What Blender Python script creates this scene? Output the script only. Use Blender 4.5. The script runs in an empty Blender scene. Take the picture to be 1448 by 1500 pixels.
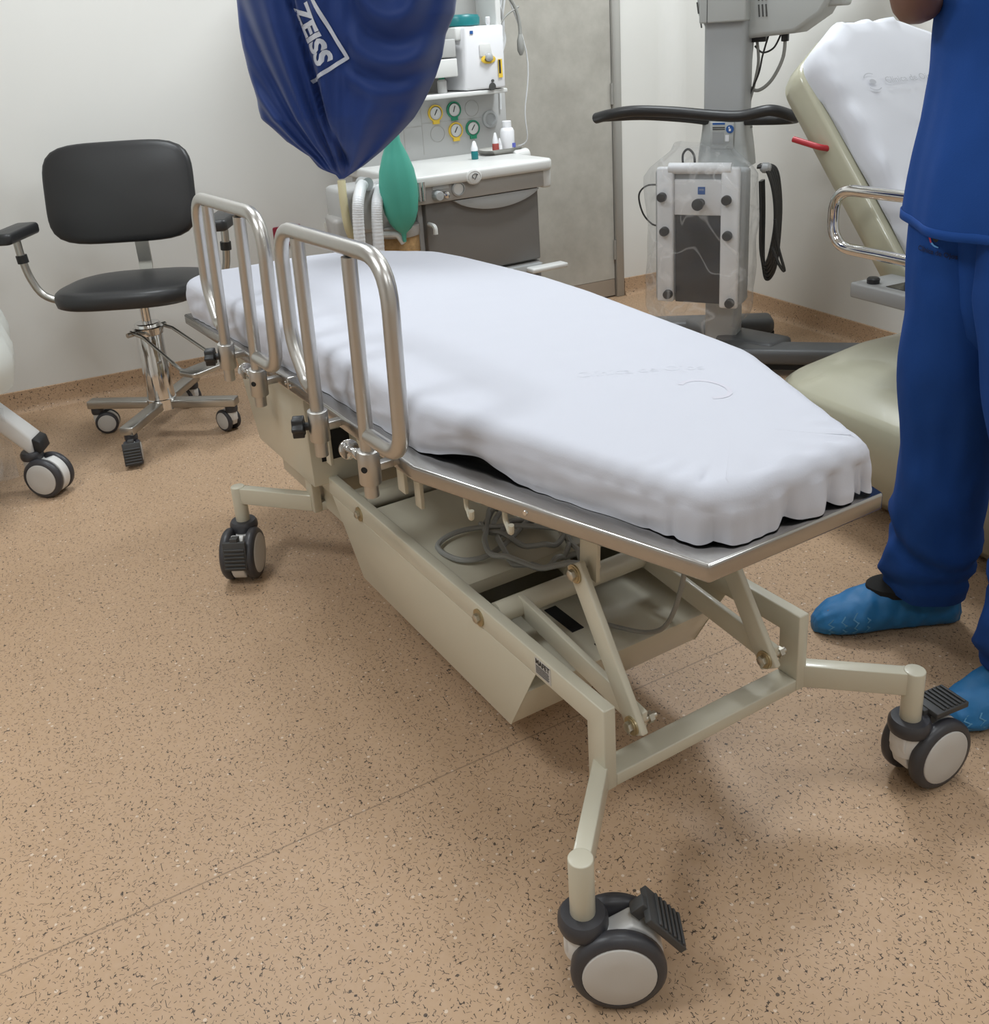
import bpy, bmesh, math, random
from math import sin, cos, pi, radians, sqrt, exp
from mathutils import Vector, Matrix, Euler
from mathutils import noise as mnoise

SC = bpy.context.scene
COL = SC.collection
random.seed(7)

# ------------------------------------------------------------------ camera
CAM = Vector((0.957, -0.870, 1.322))
cam_d = bpy.data.cameras.new('camera')
cam = bpy.data.objects.new('camera', cam_d)
COL.objects.link(cam)
cd = Vector((-0.8502, 0.3934, -0.3498)).normalized()
cr = Vector((0.4397, 0.8959, -0.0629))
cr = (cr - cd * cr.dot(cd)).normalized()
cu = cr.cross(cd)
cam.matrix_world = Matrix(((cr.x, cu.x, -cd.x, CAM.x), (cr.y, cu.y, -cd.y, CAM.y), (cr.z, cu.z, -cd.z, CAM.z), (0, 0, 0, 1)))
cam_d.sensor_fit = 'HORIZONTAL'
cam_d.sensor_width = 36.0
cam_d.lens = 1433.73 * 36.0 / 1448.0
cam_d.shift_y = (588.6 - 750.0) / 1448.0
cam_d.clip_start = 0.05
SC.camera = cam

# ------------------------------------------------------------------ world, lights, exposure
wd = bpy.data.worlds.new('world')
SC.world = wd
wd.use_nodes = True
wd.node_tree.nodes['Background'].inputs[0].default_value = (0.9, 0.95, 1.0, 1)
wd.node_tree.nodes['Background'].inputs[1].default_value = 0.15
SC.view_settings.view_transform = 'Standard'
SC.view_settings.look = 'None'
SC.view_settings.gamma = 1.0
SC.view_settings.use_curve_mapping = False
SC.view_settings.exposure = 0.0

def area(name, loc, sx, sy, power, col=(0.90, 0.96, 1.0)):
    l = bpy.data.lights.new(name, 'AREA')
    l.shape = 'RECTANGLE'; l.size = sx; l.size_y = sy; l.energy = power; l.color = col
    o = bpy.data.objects.new(name, l); COL.objects.link(o)
    o.location = loc
    return o
HC = 2.75
LAMPS = [(-2.2, -0.6, 24), (-2.1, 1.3, 44), (-0.5, -1.9, 32), (-0.1, 0.35, 16), (1.7, -0.8, 15), (1.7, 1.2, 14)]
for (lx, ly, lp_) in LAMPS:
    area('ceiling_lamp', (lx, ly, HC - 0.02), 0.6, 0.6, lp_)

# ------------------------------------------------------------------ materials
def mat(name, col, rough=0.5, metal=0.0, spec=0.5, bump=0.0, bscale=200.0, var=0.0, vscale=6.0, coat=0.0, sheen=0.0, alpha=1.0, trans=0.0):
    m = bpy.data.materials.new(name); m.use_nodes = True
    nt = m.node_tree; b = nt.nodes['Principled BSDF']
    b.inputs['Base Color'].default_value = (*col, 1); b.inputs['Roughness'].default_value = rough
    b.inputs['Metallic'].default_value = metal; b.inputs['Specular IOR Level'].default_value = spec
    b.inputs['Coat Weight'].default_value = coat
    b.inputs['Sheen Weight'].default_value = sheen
    b.inputs['Alpha'].default_value = alpha
    b.inputs['Transmission Weight'].default_value = trans
    if bump or var:
        tc = nt.nodes.new('ShaderNodeTexCoord')
    if bump:
        n = nt.nodes.new('ShaderNodeTexNoise'); n.inputs['Scale'].default_value = bscale; n.inputs['Detail'].default_value = 3
        nt.links.new(tc.outputs['Object'], n.inputs['Vector'])
        bp = nt.nodes.new('ShaderNodeBump'); bp.inputs['Strength'].default_value = bump; bp.inputs['Distance'].default_value = 0.002
        nt.links.new(n.outputs['Fac'], bp.inputs['Height']); nt.links.new(bp.outputs['Normal'], b.inputs['Normal'])
    if var:
        n2 = nt.nodes.new('ShaderNodeTexNoise'); n2.inputs['Scale'].default_value = vscale; n2.inputs['Detail'].default_value = 4
        nt.links.new(tc.outputs['Object'], n2.inputs['Vector'])
        mx = nt.nodes.new('ShaderNodeMix'); mx.data_type = 'RGBA'
        nt.links.new(n2.outputs['Fac'], mx.inputs['Factor'])
        mx.inputs['A'].default_value = tuple(max(0, c * (1 - var)) for c in col) + (1,)
        mx.inputs['B'].default_value = tuple(min(1, c * (1 + var)) for c in col) + (1,)
        nt.links.new(mx.outputs['Result'], b.inputs['Base Color'])
    return m

def steel_mat(name, col, rough=0.28, stretch=(1, 1, 60), bump=0.12):
    m = mat(name, col, rough, 1.0)
    nt = m.node_tree; b = nt.nodes['Principled BSDF']
    tc = nt.nodes.new('ShaderNodeTexCoord'); mp = nt.nodes.new('ShaderNodeMapping')
    mp.inputs['Scale'].default_value = stretch
    n = nt.nodes.new('ShaderNodeTexNoise'); n.inputs['Scale'].default_value = 12; n.inputs['Detail'].default_value = 4
    nt.links.new(tc.outputs['Object'], mp.inputs['Vector']); nt.links.new(mp.outputs['Vector'], n.inputs['Vector'])
    r = nt.nodes.new('ShaderNodeMapRange'); r.inputs['To Min'].default_value = rough * 0.7; r.inputs['To Max'].default_value = rough * 1.4
    nt.links.new(n.outputs['Fac'], r.inputs['Value']); nt.links.new(r.outputs['Result'], b.inputs['Roughness'])
    bp = nt.nodes.new('ShaderNodeBump'); bp.inputs['Strength'].default_value = bump; bp.inputs['Distance'].default_value = 0.001
    nt.links.new(n.outputs['Fac'], bp.inputs['Height']); nt.links.new(bp.outputs['Normal'], b.inputs['Normal'])
    return m

def floor_mat(name, seam=True):
    m = bpy.data.materials.new(name); m.use_nodes = True
    nt = m.node_tree; N = nt.nodes; L = nt.links; b = N['Principled BSDF']
    geo = N.new('ShaderNodeNewGeometry')
    def noise(scale, detail=2, off=0.0):
        mp = N.new('ShaderNodeMapping'); mp.inputs['Location'].default_value = (off, off * 1.7, off * 0.3)
        L.new(geo.outputs['Position'], mp.inputs['Vector'])
        n = N.new('ShaderNodeTexNoise'); n.inputs['Scale'].default_value = scale; n.inputs['Detail'].default_value = detail
        L.new(mp.outputs['Vector'], n.inputs['Vector']); return n.outputs['Fac']
    def math_(op, a, bb=None, clamp=False):
        n = N.new('ShaderNodeMath'); n.operation = op; n.use_clamp = clamp
        for i, v in enumerate((a, bb)):
            if v is None: continue
            if isinstance(v, (int, float)): n.inputs[i].default_value = v
            else: L.new(v, n.inputs[i])
        return n.outputs[0]
    def mix(f, a, c):
        n = N.new('ShaderNodeMix'); n.data_type = 'RGBA'
        if isinstance(f, (int, float)): n.inputs['Factor'].default_value = f
        else: L.new(f, n.inputs['Factor'])
        for k, v in (('A', a), ('B', c)):
            if isinstance(v, tuple): n.inputs[k].default_value = (*v, 1)
            else: L.new(v, n.inputs[k])
        return n.outputs['Result']
    base = mix(noise(9, 5), (0.435, 0.286, 0.168), (0.505, 0.342, 0.208))
    base = mix(math_('MULTIPLY', noise(90, 3, 3.1), 0.8), base, (0.53, 0.37, 0.255))
    # short curved dark flecks: thin contour lines of one noise, kept only where a second noise allows
    def flecks(s1, s2, width, thr, off):
        a = noise(s1, 0, off)
        line = math_('LESS_THAN', math_('ABSOLUTE', math_('SUBTRACT', a, 0.5)), width)
        gate = math_('GREATER_THAN', noise(s2, 0, off + 9.7), thr)
        return math_('MULTIPLY', line, gate)
    f1 = flecks(88, 135, 0.022, 0.580, 0.0)
    f2 = flecks(105, 150, 0.024, 0.595, 21.3)
    dark = math_('MAXIMUM', f1, f2)
    # small solid dark chips and pale chips
    vor = N.new('ShaderNodeTexVoronoi'); vor.inputs['Scale'].default_value = 55
    L.new(geo.outputs['Position'], vor.inputs['Vector'])
    sep = N.new('ShaderNodeSeparateColor'); L.new(vor.outputs['Color'], sep.inputs[0])
    dot = math_('LESS_THAN', vor.outputs['Distance'], 0.17)
    dchip = math_('MULTIPLY', dot, math_('GREATER_THAN', sep.outputs[0], 0.95))
    vor2 = N.new('ShaderNodeTexVoronoi'); vor2.inputs['Scale'].default_value = 75
    mp2 = N.new('ShaderNodeMapping'); mp2.inputs['Location'].default_value = (4, 7, 1)
    L.new(geo.outputs['Position'], mp2.inputs['Vector']); L.new(mp2.outputs['Vector'], vor2.inputs['Vector'])
    sep2 = N.new('ShaderNodeSeparateColor'); L.new(vor2.outputs['Color'], sep2.inputs[0])
    pchip = math_('MULTIPLY', math_('LESS_THAN', vor2.outputs['Distance'], 0.22), math_('GREATER_THAN', sep2.outputs[0], 0.87))
    c = mix(math_('MULTIPLY', pchip, 0.65), base, (0.74, 0.62, 0.50))
    c = mix(math_('MULTIPLY', dark, 0.92), c, (0.040, 0.030, 0.025))
    c = mix(math_('MULTIPLY', dchip, 0.85), c, (0.05, 0.04, 0.035))
    if seam:
        sp = N.new('ShaderNodeSeparateXYZ'); L.new(geo.outputs['Position'], sp.inputs[0])
        q = math_('ADD', math_('ADD', sp.outputs[0], math_('MULTIPLY', sp.outputs[1], 0.0672)), 0.5015)
        c = mix(math_('MULTIPLY', math_('LESS_THAN', math_('ABSOLUTE', q), 0.0016), 0.55), c, (0.16, 0.115, 0.08))
    L.new(c, b.inputs['Base Color'])
    b.inputs['Roughness'].default_value = 0.42
    b.inputs['Specular IOR Level'].default_value = 0.25
    return m

def concrete_mat(name):
    m = mat(name, (0.36, 0.34, 0.30), 0.38)
    nt = m.node_tree; b = nt.nodes['Principled BSDF']
    tc = nt.nodes.new('ShaderNodeTexCoord')
    n = nt.nodes.new('ShaderNodeTexNoise'); n.inputs['Scale'].default_value = 5; n.inputs['Detail'].default_value = 8; n.inputs['Roughness'].default_value = 0.65
    nt.links.new(tc.outputs['Object'], n.inputs['Vector'])
    r = nt.nodes.new('ShaderNodeValToRGB')
    r.color_ramp.elements[0].position = 0.3; r.color_ramp.elements[0].color = (0.36, 0.34, 0.30, 1)
    r.color_ramp.elements[1].position = 0.72; r.color_ramp.elements[1].color = (0.50, 0.48, 0.43, 1)
    nt.links.new(n.outputs['Fac'], r.inputs['Fac']); nt.links.new(r.outputs['Color'], b.inputs['Base Color'])
    return m

M = {}
M['floor'] = floor_mat('vinyl_floor')
M['skirt'] = floor_mat('vinyl_skirting', False)
M['wall'] = mat('wall_paint', (0.74, 0.73, 0.695), 0.55, bump=0.05, bscale=300)
M['ceil'] = mat('ceiling_paint', (0.82, 0.82, 0.80), 0.7)
M['concrete'] = concrete_mat('concrete_laminate')
M['doorkick'] = mat('door_kick_band', (0.34, 0.285, 0.23), 0.35, var=0.1)
M['alu'] = mat('grey_aluminium', (0.42, 0.41, 0.385), 0.4, 0.6)
M['cream'] = mat('cream_enamel', (0.575, 0.540, 0.430), 0.33, coat=0.25, bump=0.02, bscale=90)
M['khaki'] = mat('khaki_shell', (0.40, 0.385, 0.285), 0.28, coat=0.4)
M['steel'] = steel_mat('brushed_steel_tube', (0.56, 0.545, 0.52), 0.33, (60, 60, 2), 0.03)
M['tray'] = steel_mat('brushed_steel_tray', (0.46, 0.45, 0.435), 0.22, (2, 40, 40), 0.01)
M['chrome'] = mat('chrome', (0.72, 0.71, 0.70), 0.09, 1.0)
M['chairsteel'] = mat('satin_steel', (0.50, 0.485, 0.455), 0.32, 1.0)
M['zinc'] = mat('zinc_bolt', (0.58, 0.55, 0.48), 0.35, 1.0, var=0.15, vscale=80)
M['brass'] = mat('zinc_yellow_washer', (0.50, 0.42, 0.27), 0.4, 1.0)
M['black'] = mat('black_plastic', (0.018, 0.018, 0.019), 0.42)
M['blackgap'] = mat('black_recess', (0.006, 0.006, 0.006), 0.8)
M['vinyl'] = mat('black_upholstery_vinyl', (0.022, 0.022, 0.023), 0.40, bump=0.08, bscale=260)
M['tyre'] = mat('dark_grey_tyre', (0.042, 0.041, 0.046), 0.40)
M['castwhite'] = mat('white_caster_plastic', (0.66, 0.65, 0.63), 0.42)
M['hub'] = mat('grey_white_hub', (0.55, 0.53, 0.50), 0.5)
M['pedal'] = mat('grey_pedal_plastic', (0.050, 0.050, 0.050), 0.5)
M['pad'] = mat('black_mattress_cover', (0.012, 0.012, 0.014), 0.5)
M['sheet'] = mat('white_cotton_sheet', (0.545, 0.555, 0.612), 0.85, spec=0.2, bump=0.10, bscale=420, sheen=0.1)
M['sheet2'] = mat('white_chair_sheet', (0.60, 0.61, 0.65), 0.85, spec=0.2, bump=0.10, bscale=420)
M['cable'] = mat('grey_cable', (0.30, 0.30, 0.28), 0.5)
M['blackcable'] = mat('black_cable', (0.03, 0.03, 0.03), 0.45)
M['scrub'] = mat('royal_blue_scrub_cotton', (0.011, 0.056, 0.235), 0.82, spec=0.2, bump=0.15, bscale=500, var=0.12, vscale=8)
M['drape'] = mat('navy_microfibre', (0.008, 0.031, 0.150), 0.58, spec=0.3, sheen=0.15, bump=0.05, bscale=400)
M['print'] = mat('pale_print', (0.56, 0.58, 0.63), 0.7)
M['shoe'] = mat('blue_nonwoven_cover', (0.015, 0.155, 0.37), 0.55, bump=0.35, bscale=55, var=0.18, vscale=22)
M['shoeprint'] = mat('pale_tread_print', (0.09, 0.27, 0.45), 0.6)
M['shoeblack'] = mat('black_sock', (0.008, 0.007, 0.006), 0.9)
M['skin'] = mat('skin', (0.20, 0.105, 0.072), 0.5, var=0.08, vscale=15)
M['hair'] = mat('dark_hair', (0.02, 0.014, 0.01), 0.6, bump=0.5, bscale=120)
M['eye'] = mat('eye_white', (0.8, 0.8, 0.78), 0.2)
M['lip'] = mat('lips', (0.22, 0.08, 0.07), 0.5)
M['anwhite'] = mat('machine_white_plastic', (0.68, 0.68, 0.66), 0.35)
M['angrey'] = mat('machine_light_grey', (0.46, 0.46, 0.45), 0.42)
M['anbeige'] = mat('machine_apron_grey', (0.40, 0.385, 0.365), 0.42)
M['antaupe'] = mat('drawer_taupe', (0.195, 0.185, 0.175), 0.45)
M['anhandle'] = mat('drawer_handle_grey', (0.40, 0.41, 0.41), 0.35)
M['andark'] = mat('machine_dark', (0.06, 0.06, 0.058), 0.5)
M['yellow'] = mat('yellow_plastic', (0.78, 0.53, 0.06), 0.4)
M['green'] = mat('green_plastic', (0.02, 0.24, 0.13), 0.4)
M['teal'] = mat('teal_plastic', (0.008, 0.17, 0.18), 0.35)
M['bag'] = mat('green_silicone_bag', (0.075, 0.37, 0.285), 0.42, spec=0.4)
M['hose'] = mat('white_corrugated_hose', (0.70, 0.71, 0.72), 0.4)
M['ivory'] = mat('ivory_tube', (0.62, 0.56, 0.35), 0.4)
M['lime'] = mat('tan_absorbent_granules', (0.36, 0.22, 0.095), 0.9, bump=0.6, bscale=140, var=0.5, vscale=60)
M['dial'] = mat('dial_white', (0.70, 0.70, 0.68), 0.3)
M['bottle'] = mat('white_bottle', (0.80, 0.80, 0.82), 0.35)
M['redlabel'] = mat('dark_red_label', (0.30, 0.05, 0.04), 0.5)
M['bluelabel'] = mat('blue_label', (0.10, 0.12, 0.45), 0.5)
M['traysteel'] = mat('instrument_tray_steel', (0.55, 0.54, 0.51), 0.35, 0.85)
M['redsocket'] = mat('red_socket_plate', (0.25, 0.012, 0.03), 0.4)
M['socket'] = mat('ivory_socket_plate', (0.64, 0.62, 0.56), 0.4)
M['msgrey'] = mat('microscope_grey', (0.36, 0.37, 0.375), 0.38)
M['mslight'] = mat('microscope_light_grey', (0.46, 0.475, 0.465), 0.4)
M['mswhite'] = mat('microscope_white_panel', (0.74, 0.74, 0.75), 0.38)
M['screen'] = mat('dark_screen', (0.018, 0.016, 0.018), 0.12)
M['logoblue'] = mat('logo_blue', (0.02, 0.10, 0.34), 0.4)
M['red'] = mat('red_lever', (0.40, 0.02, 0.03), 0.4)
M['traygrey'] = mat('grey_tray_plastic', (0.27, 0.27, 0.265), 0.45)
M['darkgrey'] = mat('dark_grey_base', (0.085, 0.088, 0.092), 0.4)
M['faintink'] = mat('faded_print', (0.42, 0.43, 0.46), 0.9)
M['palepink'] = mat('faded_pink_print', (0.552, 0.545, 0.602), 0.85)
M['paleblue'] = mat('faded_blue_print', (0.549, 0.560, 0.616), 0.85)
M['darkink'] = mat('dark_embroidery', (0.004, 0.010, 0.05), 0.8)
M['redink'] = mat('red_embroidery', (0.55, 0.05, 0.10), 0.7)
M['skyink'] = mat('sky_embroidery', (0.15, 0.40, 0.75), 0.7)
M['sticker'] = mat('silver_sticker', (0.50, 0.48, 0.45), 0.4)
M['ink'] = mat('black_ink', (0.015, 0.015, 0.015), 0.6)
M['whiteplastic'] = mat('white_plastic_film', (0.72, 0.74, 0.70), 0.35, bump=0.3, bscale=25)
M['lampface'] = mat('lamp_diffuser', (0.9, 0.9, 0.88), 0.5)

def film_mat(name, tint=(0.93, 0.94, 0.95), opac=0.06):
    m = bpy.data.materials.new(name); m.use_nodes = True
    nt = m.node_tree; N = nt.nodes; L = nt.links
    out = N['Material Output']; N.remove(N['Principled BSDF'])
    tr = N.new('ShaderNodeBsdfTransparent'); tr.inputs[0].default_value = (0.97, 0.975, 0.98, 1)
    gl = N.new('ShaderNodeBsdfGlossy'); gl.inputs['Roughness'].default_value = 0.10
    df = N.new('ShaderNodeBsdfDiffuse'); df.inputs[0].default_value = (*tint, 1)
    fr = N.new('ShaderNodeFresnel'); fr.inputs[0].default_value = 1.22
    tc = N.new('ShaderNodeTexCoord'); ns = N.new('ShaderNodeTexNoise'); ns.inputs['Scale'].default_value = 16; ns.inputs['Detail'].default_value = 5
    L.new(tc.outputs['Object'], ns.inputs['Vector'])
    bp = N.new('ShaderNodeBump'); bp.inputs['Strength'].default_value = 0.55; bp.inputs['Distance'].default_value = 0.012
    L.new(ns.outputs['Fac'], bp.inputs['Height'])
    for n in (gl, df, fr): L.new(bp.outputs['Normal'], n.inputs['Normal'])
    m1 = N.new('ShaderNodeMixShader')
    n3 = N.new('ShaderNodeTexNoise'); n3.inputs['Scale'].default_value = 5; n3.inputs['Detail'].default_value = 2; n3.inputs['Distortion'].default_value = 0.6
    L.new(tc.outputs['Object'], n3.inputs['Vector'])
    rg_ = N.new('ShaderNodeValToRGB'); e_ = rg_.color_ramp.elements
    e_[0].position = 0.475; e_[0].color = (opac, opac, opac, 1); e_[1].position = 0.525; e_[1].color = (opac, opac, opac, 1)
    e2 = rg_.color_ramp.elements.new(0.5); e2.color = (opac + 0.17,) * 3 + (1,)  # pale diffuse streaks: highlights along the film's wrinkles, painted into its opacity
    L.new(n3.outputs['Fac'], rg_.inputs['Fac']); L.new(rg_.outputs['Color'], m1.inputs[0])
    L.new(tr.outputs[0], m1.inputs[1]); L.new(df.outputs[0], m1.inputs[2])
    m2 = N.new('ShaderNodeMixShader')
    mu = N.new('ShaderNodeMath'); mu.operation = 'MINIMUM'; mu.inputs[1].default_value = 0.22; L.new(fr.outputs[0], mu.inputs[0])
    L.new(mu.outputs[0], m2.inputs[0]); L.new(m1.outputs[0], m2.inputs[1]); L.new(gl.outputs[0], m2.inputs[2])
    L.new(m2.outputs[0], out.inputs[0])
    return m
M['film'] = film_mat('clear_plastic_film')

# ------------------------------------------------------------------ mesh builder
def basis(d, up=Vector((0, 0, 1))):
    d = Vector(d).normalized()
    if abs(d.dot(up)) > 0.99: up = Vector((1, 0, 0))
    x = up.cross(d).normalized(); y = d.cross(x).normalized()
    return x, y, d

class MB:
    def __init__(s, off=(0, 0, 0)):
        s.bm = bmesh.new(); s.off = Vector(off)
    def v(s, p): return s.bm.verts.new(Vector(p) - s.off)
    def face(s, vs):
        try: return s.bm.faces.new(vs)
        except ValueError: return None
    def hexa(s, p):      # 8 points: bottom loop of 4 then top loop of 4
        v = [s.v(q) for q in p]
        for f in ((0, 3, 2, 1), (4, 5, 6, 7), (0, 1, 5, 4), (1, 2, 6, 5), (2, 3, 7, 6), (3, 0, 4, 7)): s.face([v[i] for i in f])
        return s
    def box(s, x0, x1, y0, y1, z0, z1, mtx=None):
        p = [(x0, y0, z0), (x1, y0, z0), (x1, y1, z0), (x0, y1, z0), (x0, y0, z1), (x1, y0, z1), (x1, y1, z1), (x0, y1, z1)]
        if mtx is not None: p = [mtx @ Vector(q) for q in p]
        return s.hexa(p)
    def bar(s, a, b, w, h, up=(0, 0, 1)):   # rectangular bar, w sideways, h along up
        a = Vector(a); b = Vector(b); x, y, d = basis(b - a, Vector(up))
        p = []
        for c in (a, b):
            for (i, j) in ((-1, -1), (1, -1), (1, 1), (-1, 1)): p.append(c + x * (i * w / 2) + y * (j * h / 2))
        return s.hexa(p)
    def rings(s, rings, caps=True, closed=False):
        vr = [[s.v(q) for q in r] for r in rings]
        n = len(vr[0]); m = len(vr)
        for i in range(m if closed else m - 1):
            a, b = vr[i], vr[(i + 1) % m]
            for j in range(n): s.face([a[j], a[(j + 1) % n], b[(j + 1) % n], b[j]])
        if caps and not closed:
            s.face(list(reversed(vr[0]))); s.face(vr[-1])
        return s
    def cyl(s, a, b, r, r2=None, seg=20, caps=True):
        a = Vector(a); b = Vector(b); r2 = r if r2 is None else r2
        x, y, d = basis(b - a)
        R = [[c + (x * cos(2 * pi * k / seg) + y * sin(2 * pi * k / seg)) * rr for k in range(seg)] for c, rr in ((a, r), (b, r2))]
        return s.rings(R, caps)
    def tube(s, pts, r, seg=12, closed=False, caps=True):
        pts = [Vector(p) for p in pts]; n = len(pts)
        rr = r if isinstance(r, (list, tuple)) else [r] * n
        R = []; px = None
        for i, p in enumerate(pts):
            if closed: d = pts[(i + 1) % n] - pts[(i - 1) % n]
            else: d = pts[min(i + 1, n - 1)] - pts[max(i - 1, 0)]
            d.normalize()
            if px is None: x, y, _ = basis(d)
            else:
                x = px - d * px.dot(d)
                if x.length < 1e-6: x, y, _ = basis(d)
                x.normalize(); y = d.cross(x)
            px = x
            R.append([p + (x * cos(2 * pi * k / seg) + y * sin(2 * pi * k / seg)) * rr[i] for k in range(seg)])
        return s.rings(R, caps, closed)
    def lathe(s, prof, mtx=Matrix.Identity(4), seg=28, caps=True):   # prof: (r, z)
        R = [[mtx @ Vector((r * cos(2 * pi * k / seg), r * sin(2 * pi * k / seg), z)) for k in range(seg)] for r, z in prof]
        return s.rings(R, caps)
    def prism(s, poly, z0, z1, mtx=Matrix.Identity(4)):
        R = [[mtx @ Vector((x, y, z)) for x, y in poly] for z in (z0, z1)]
        return s.rings(R, True)
    def grid(s, nu, nv, fn, wrapu=False):
        g = [[s.v(fn(i, j)) for j in range(nv)] for i in range(nu)]
        for i in range(nu if wrapu else nu - 1):
            for j in range(nv - 1):
                s.face([g[i][j], g[(i + 1) % nu][j], g[(i + 1) % nu][j + 1], g[i][j + 1]])
        return s
    def ellipsoid(s, c, rx, ry, rz, seg=20, nr=12, mtx=Matrix.Identity(4)):
        R = []
        for i in range(nr + 1):
            t = pi * (0.02 + 0.96 * i / nr)
            R.append([mtx @ (Vector(c) + Vector((rx * sin(t) * cos(2 * pi * k / seg), ry * sin(t) * sin(2 * pi * k / seg), -rz * cos(t)))) for k in range(seg)])
        return s.rings(R, True)
    def build(s, name, m, parent=None, bevel=0.0, sharp=38, flat=False, seg=2, solid=0.0, sub=0):
        bm = s.bm
        bmesh.ops.remove_doubles(bm, verts=bm.verts[:], dist=1e-6)
        bmesh.ops.recalc_face_normals(bm, faces=bm.faces[:])
        for f in bm.faces: f.smooth = not flat
        lim = radians(sharp)
        for e in bm.edges:
            if len(e.link_faces) == 2 and e.calc_face_angle(0) > lim and not bevel: e.smooth = False
        me = bpy.data.meshes.new(name); bm.to_mesh(me); bm.free()
        me.materials.append(M[m] if isinstance(m, str) else m)
        o = bpy.data.objects.new(name, me); COL.objects.link(o)
        if parent is not None: o.parent = parent
        if solid:
            md = o.modifiers.new('solid', 'SOLIDIFY'); md.thickness = solid; md.offset = 0
        if bevel:
            md = o.modifiers.new('bevel', 'BEVEL'); md.width = bevel; md.segments = seg; md.limit_method = 'ANGLE'; md.angle_limit = radians(30)
            md.harden_normals = False
        if sub:
            md = o.modifiers.new('sub', 'SUBSURF'); md.levels = sub; md.render_levels = sub
        return o

def tag(o, label=None, cat=None, group=None, kind=None):
    if label: o['label'] = label
    if cat: o['category'] = cat
    if group: o['group'] = group
    if kind: o['kind'] = kind
    return o
def empty(name, loc=(0, 0, 0), rz=0.0, parent=None):
    o = bpy.data.objects.new(name, None); COL.objects.link(o)
    o.location = loc; o.rotation_euler = (0, 0, rz); o.empty_display_size = 0.05
    if parent is not None: o.parent = parent
    return o
def dup(o, parent):
    c = o.copy(); COL.objects.link(c); c.parent = parent
    for ch in list(o.children): dup(ch, c)
    return c
def text_mesh(txt, size, bold=0.0, sub=1, font_shear=0.0, spacing=1.0):
    cu = bpy.data.curves.new('t', 'FONT'); cu.body = txt; cu.size = size; cu.offset = bold; cu.shear = font_shear
    cu.space_character = spacing
    cu.align_x = 'CENTER'; cu.align_y = 'CENTER'; cu.resolution_u = 3
    ob = bpy.data.objects.new('t', cu); COL.objects.link(ob)
    dg = bpy.context.evaluated_depsgraph_get(); dg.update()
    me = bpy.data.meshes.new_from_object(ob.evaluated_get(dg))
    bpy.data.objects.remove(ob); bpy.data.curves.remove(cu)
    bm = bmesh.new(); bm.from_mesh(me); bpy.data.meshes.remove(me)
    bmesh.ops.triangulate(bm, faces=bm.faces[:])
    for _ in range(sub): bmesh.ops.subdivide_edges(bm, edges=bm.edges[:], cuts=1, use_grid_fill=True)
    return bm
def text_obj(txt, size, fn, name, m, parent=None, bold=0.0, sub=1, **k):
    bm = text_mesh(txt, size, bold, sub, **k)
    for v in bm.verts: v.co = Vector(fn(v.co.x, v.co.y))
    me = bpy.data.meshes.new(name); bm.to_mesh(me); bm.free(); me.materials.append(M[m])
    o = bpy.data.objects.new(name, me); COL.objects.link(o)
    if parent is not None: o.parent = parent
    return o
def fillet(pts, r, n=6, closed=False):
    pts = [Vector(p) for p in pts]; out = []; N = len(pts)
    rs = r if isinstance(r, (list, tuple)) else [r] * N
    for i, p in enumerate(pts):
        if not closed and i in (0, N - 1): out.append(p); continue
        a = pts[(i - 1) % N]; b = pts[(i + 1) % N]
        u = (a - p); w = (b - p); ang = u.angle(w)
        t = min(rs[i] / math.tan(ang / 2), u.length * 0.49, w.length * 0.49)
        p0 = p + u.normalized() * t; p1 = p + w.normalized() * t
        for k in range(n + 1):
            s = k / n
            out.append(p0 * (1 - s) ** 2 + p * 2 * s * (1 - s) + p1 * s * s)
    return out
def cat_rom(pts, n=8, closed=False):
    pts = [Vector(p) for p in pts]; N = len(pts); out = []
    rng = range(N) if closed else range(N - 1)
    for i in rng:
        if closed: p0, p1, p2, p3 = pts[i - 1], pts[i], pts[(i + 1) % N], pts[(i + 2) % N]
        else: p0, p1, p2, p3 = pts[max(i - 1, 0)], pts[i], pts[i + 1], pts[min(i + 2, N - 1)]
        for k in range(n):
            t = k / n
            out.append(0.5 * ((2 * p1) + (p2 - p0) * t + (2 * p0 - 5 * p1 + 4 * p2 - p3) * t * t + (3 * p1 - p0 - 3 * p2 + p3) * t ** 3))
    if not closed: out.append(pts[-1])
    return out
def rrect(w, h, r, n=6):
    out = []
    for (cx, cy, a0) in ((w / 2 - r, h / 2 - r, 0), (-w / 2 + r, h / 2 - r, 90), (-w / 2 + r, -h / 2 + r, 180), (w / 2 - r, -h / 2 + r, 270)):
        for k in range(n + 1):
            a = radians(a0 + 90 * k / n); out.append((cx + r * cos(a), cy + r * sin(a)))
    return out
def sm(t): t = max(0.0, min(1.0, t)); return t * t * (3 - 2 * t)
def nz(x, y=0.0, z=0.0): return mnoise.noise(Vector((x, y, z)))

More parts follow.
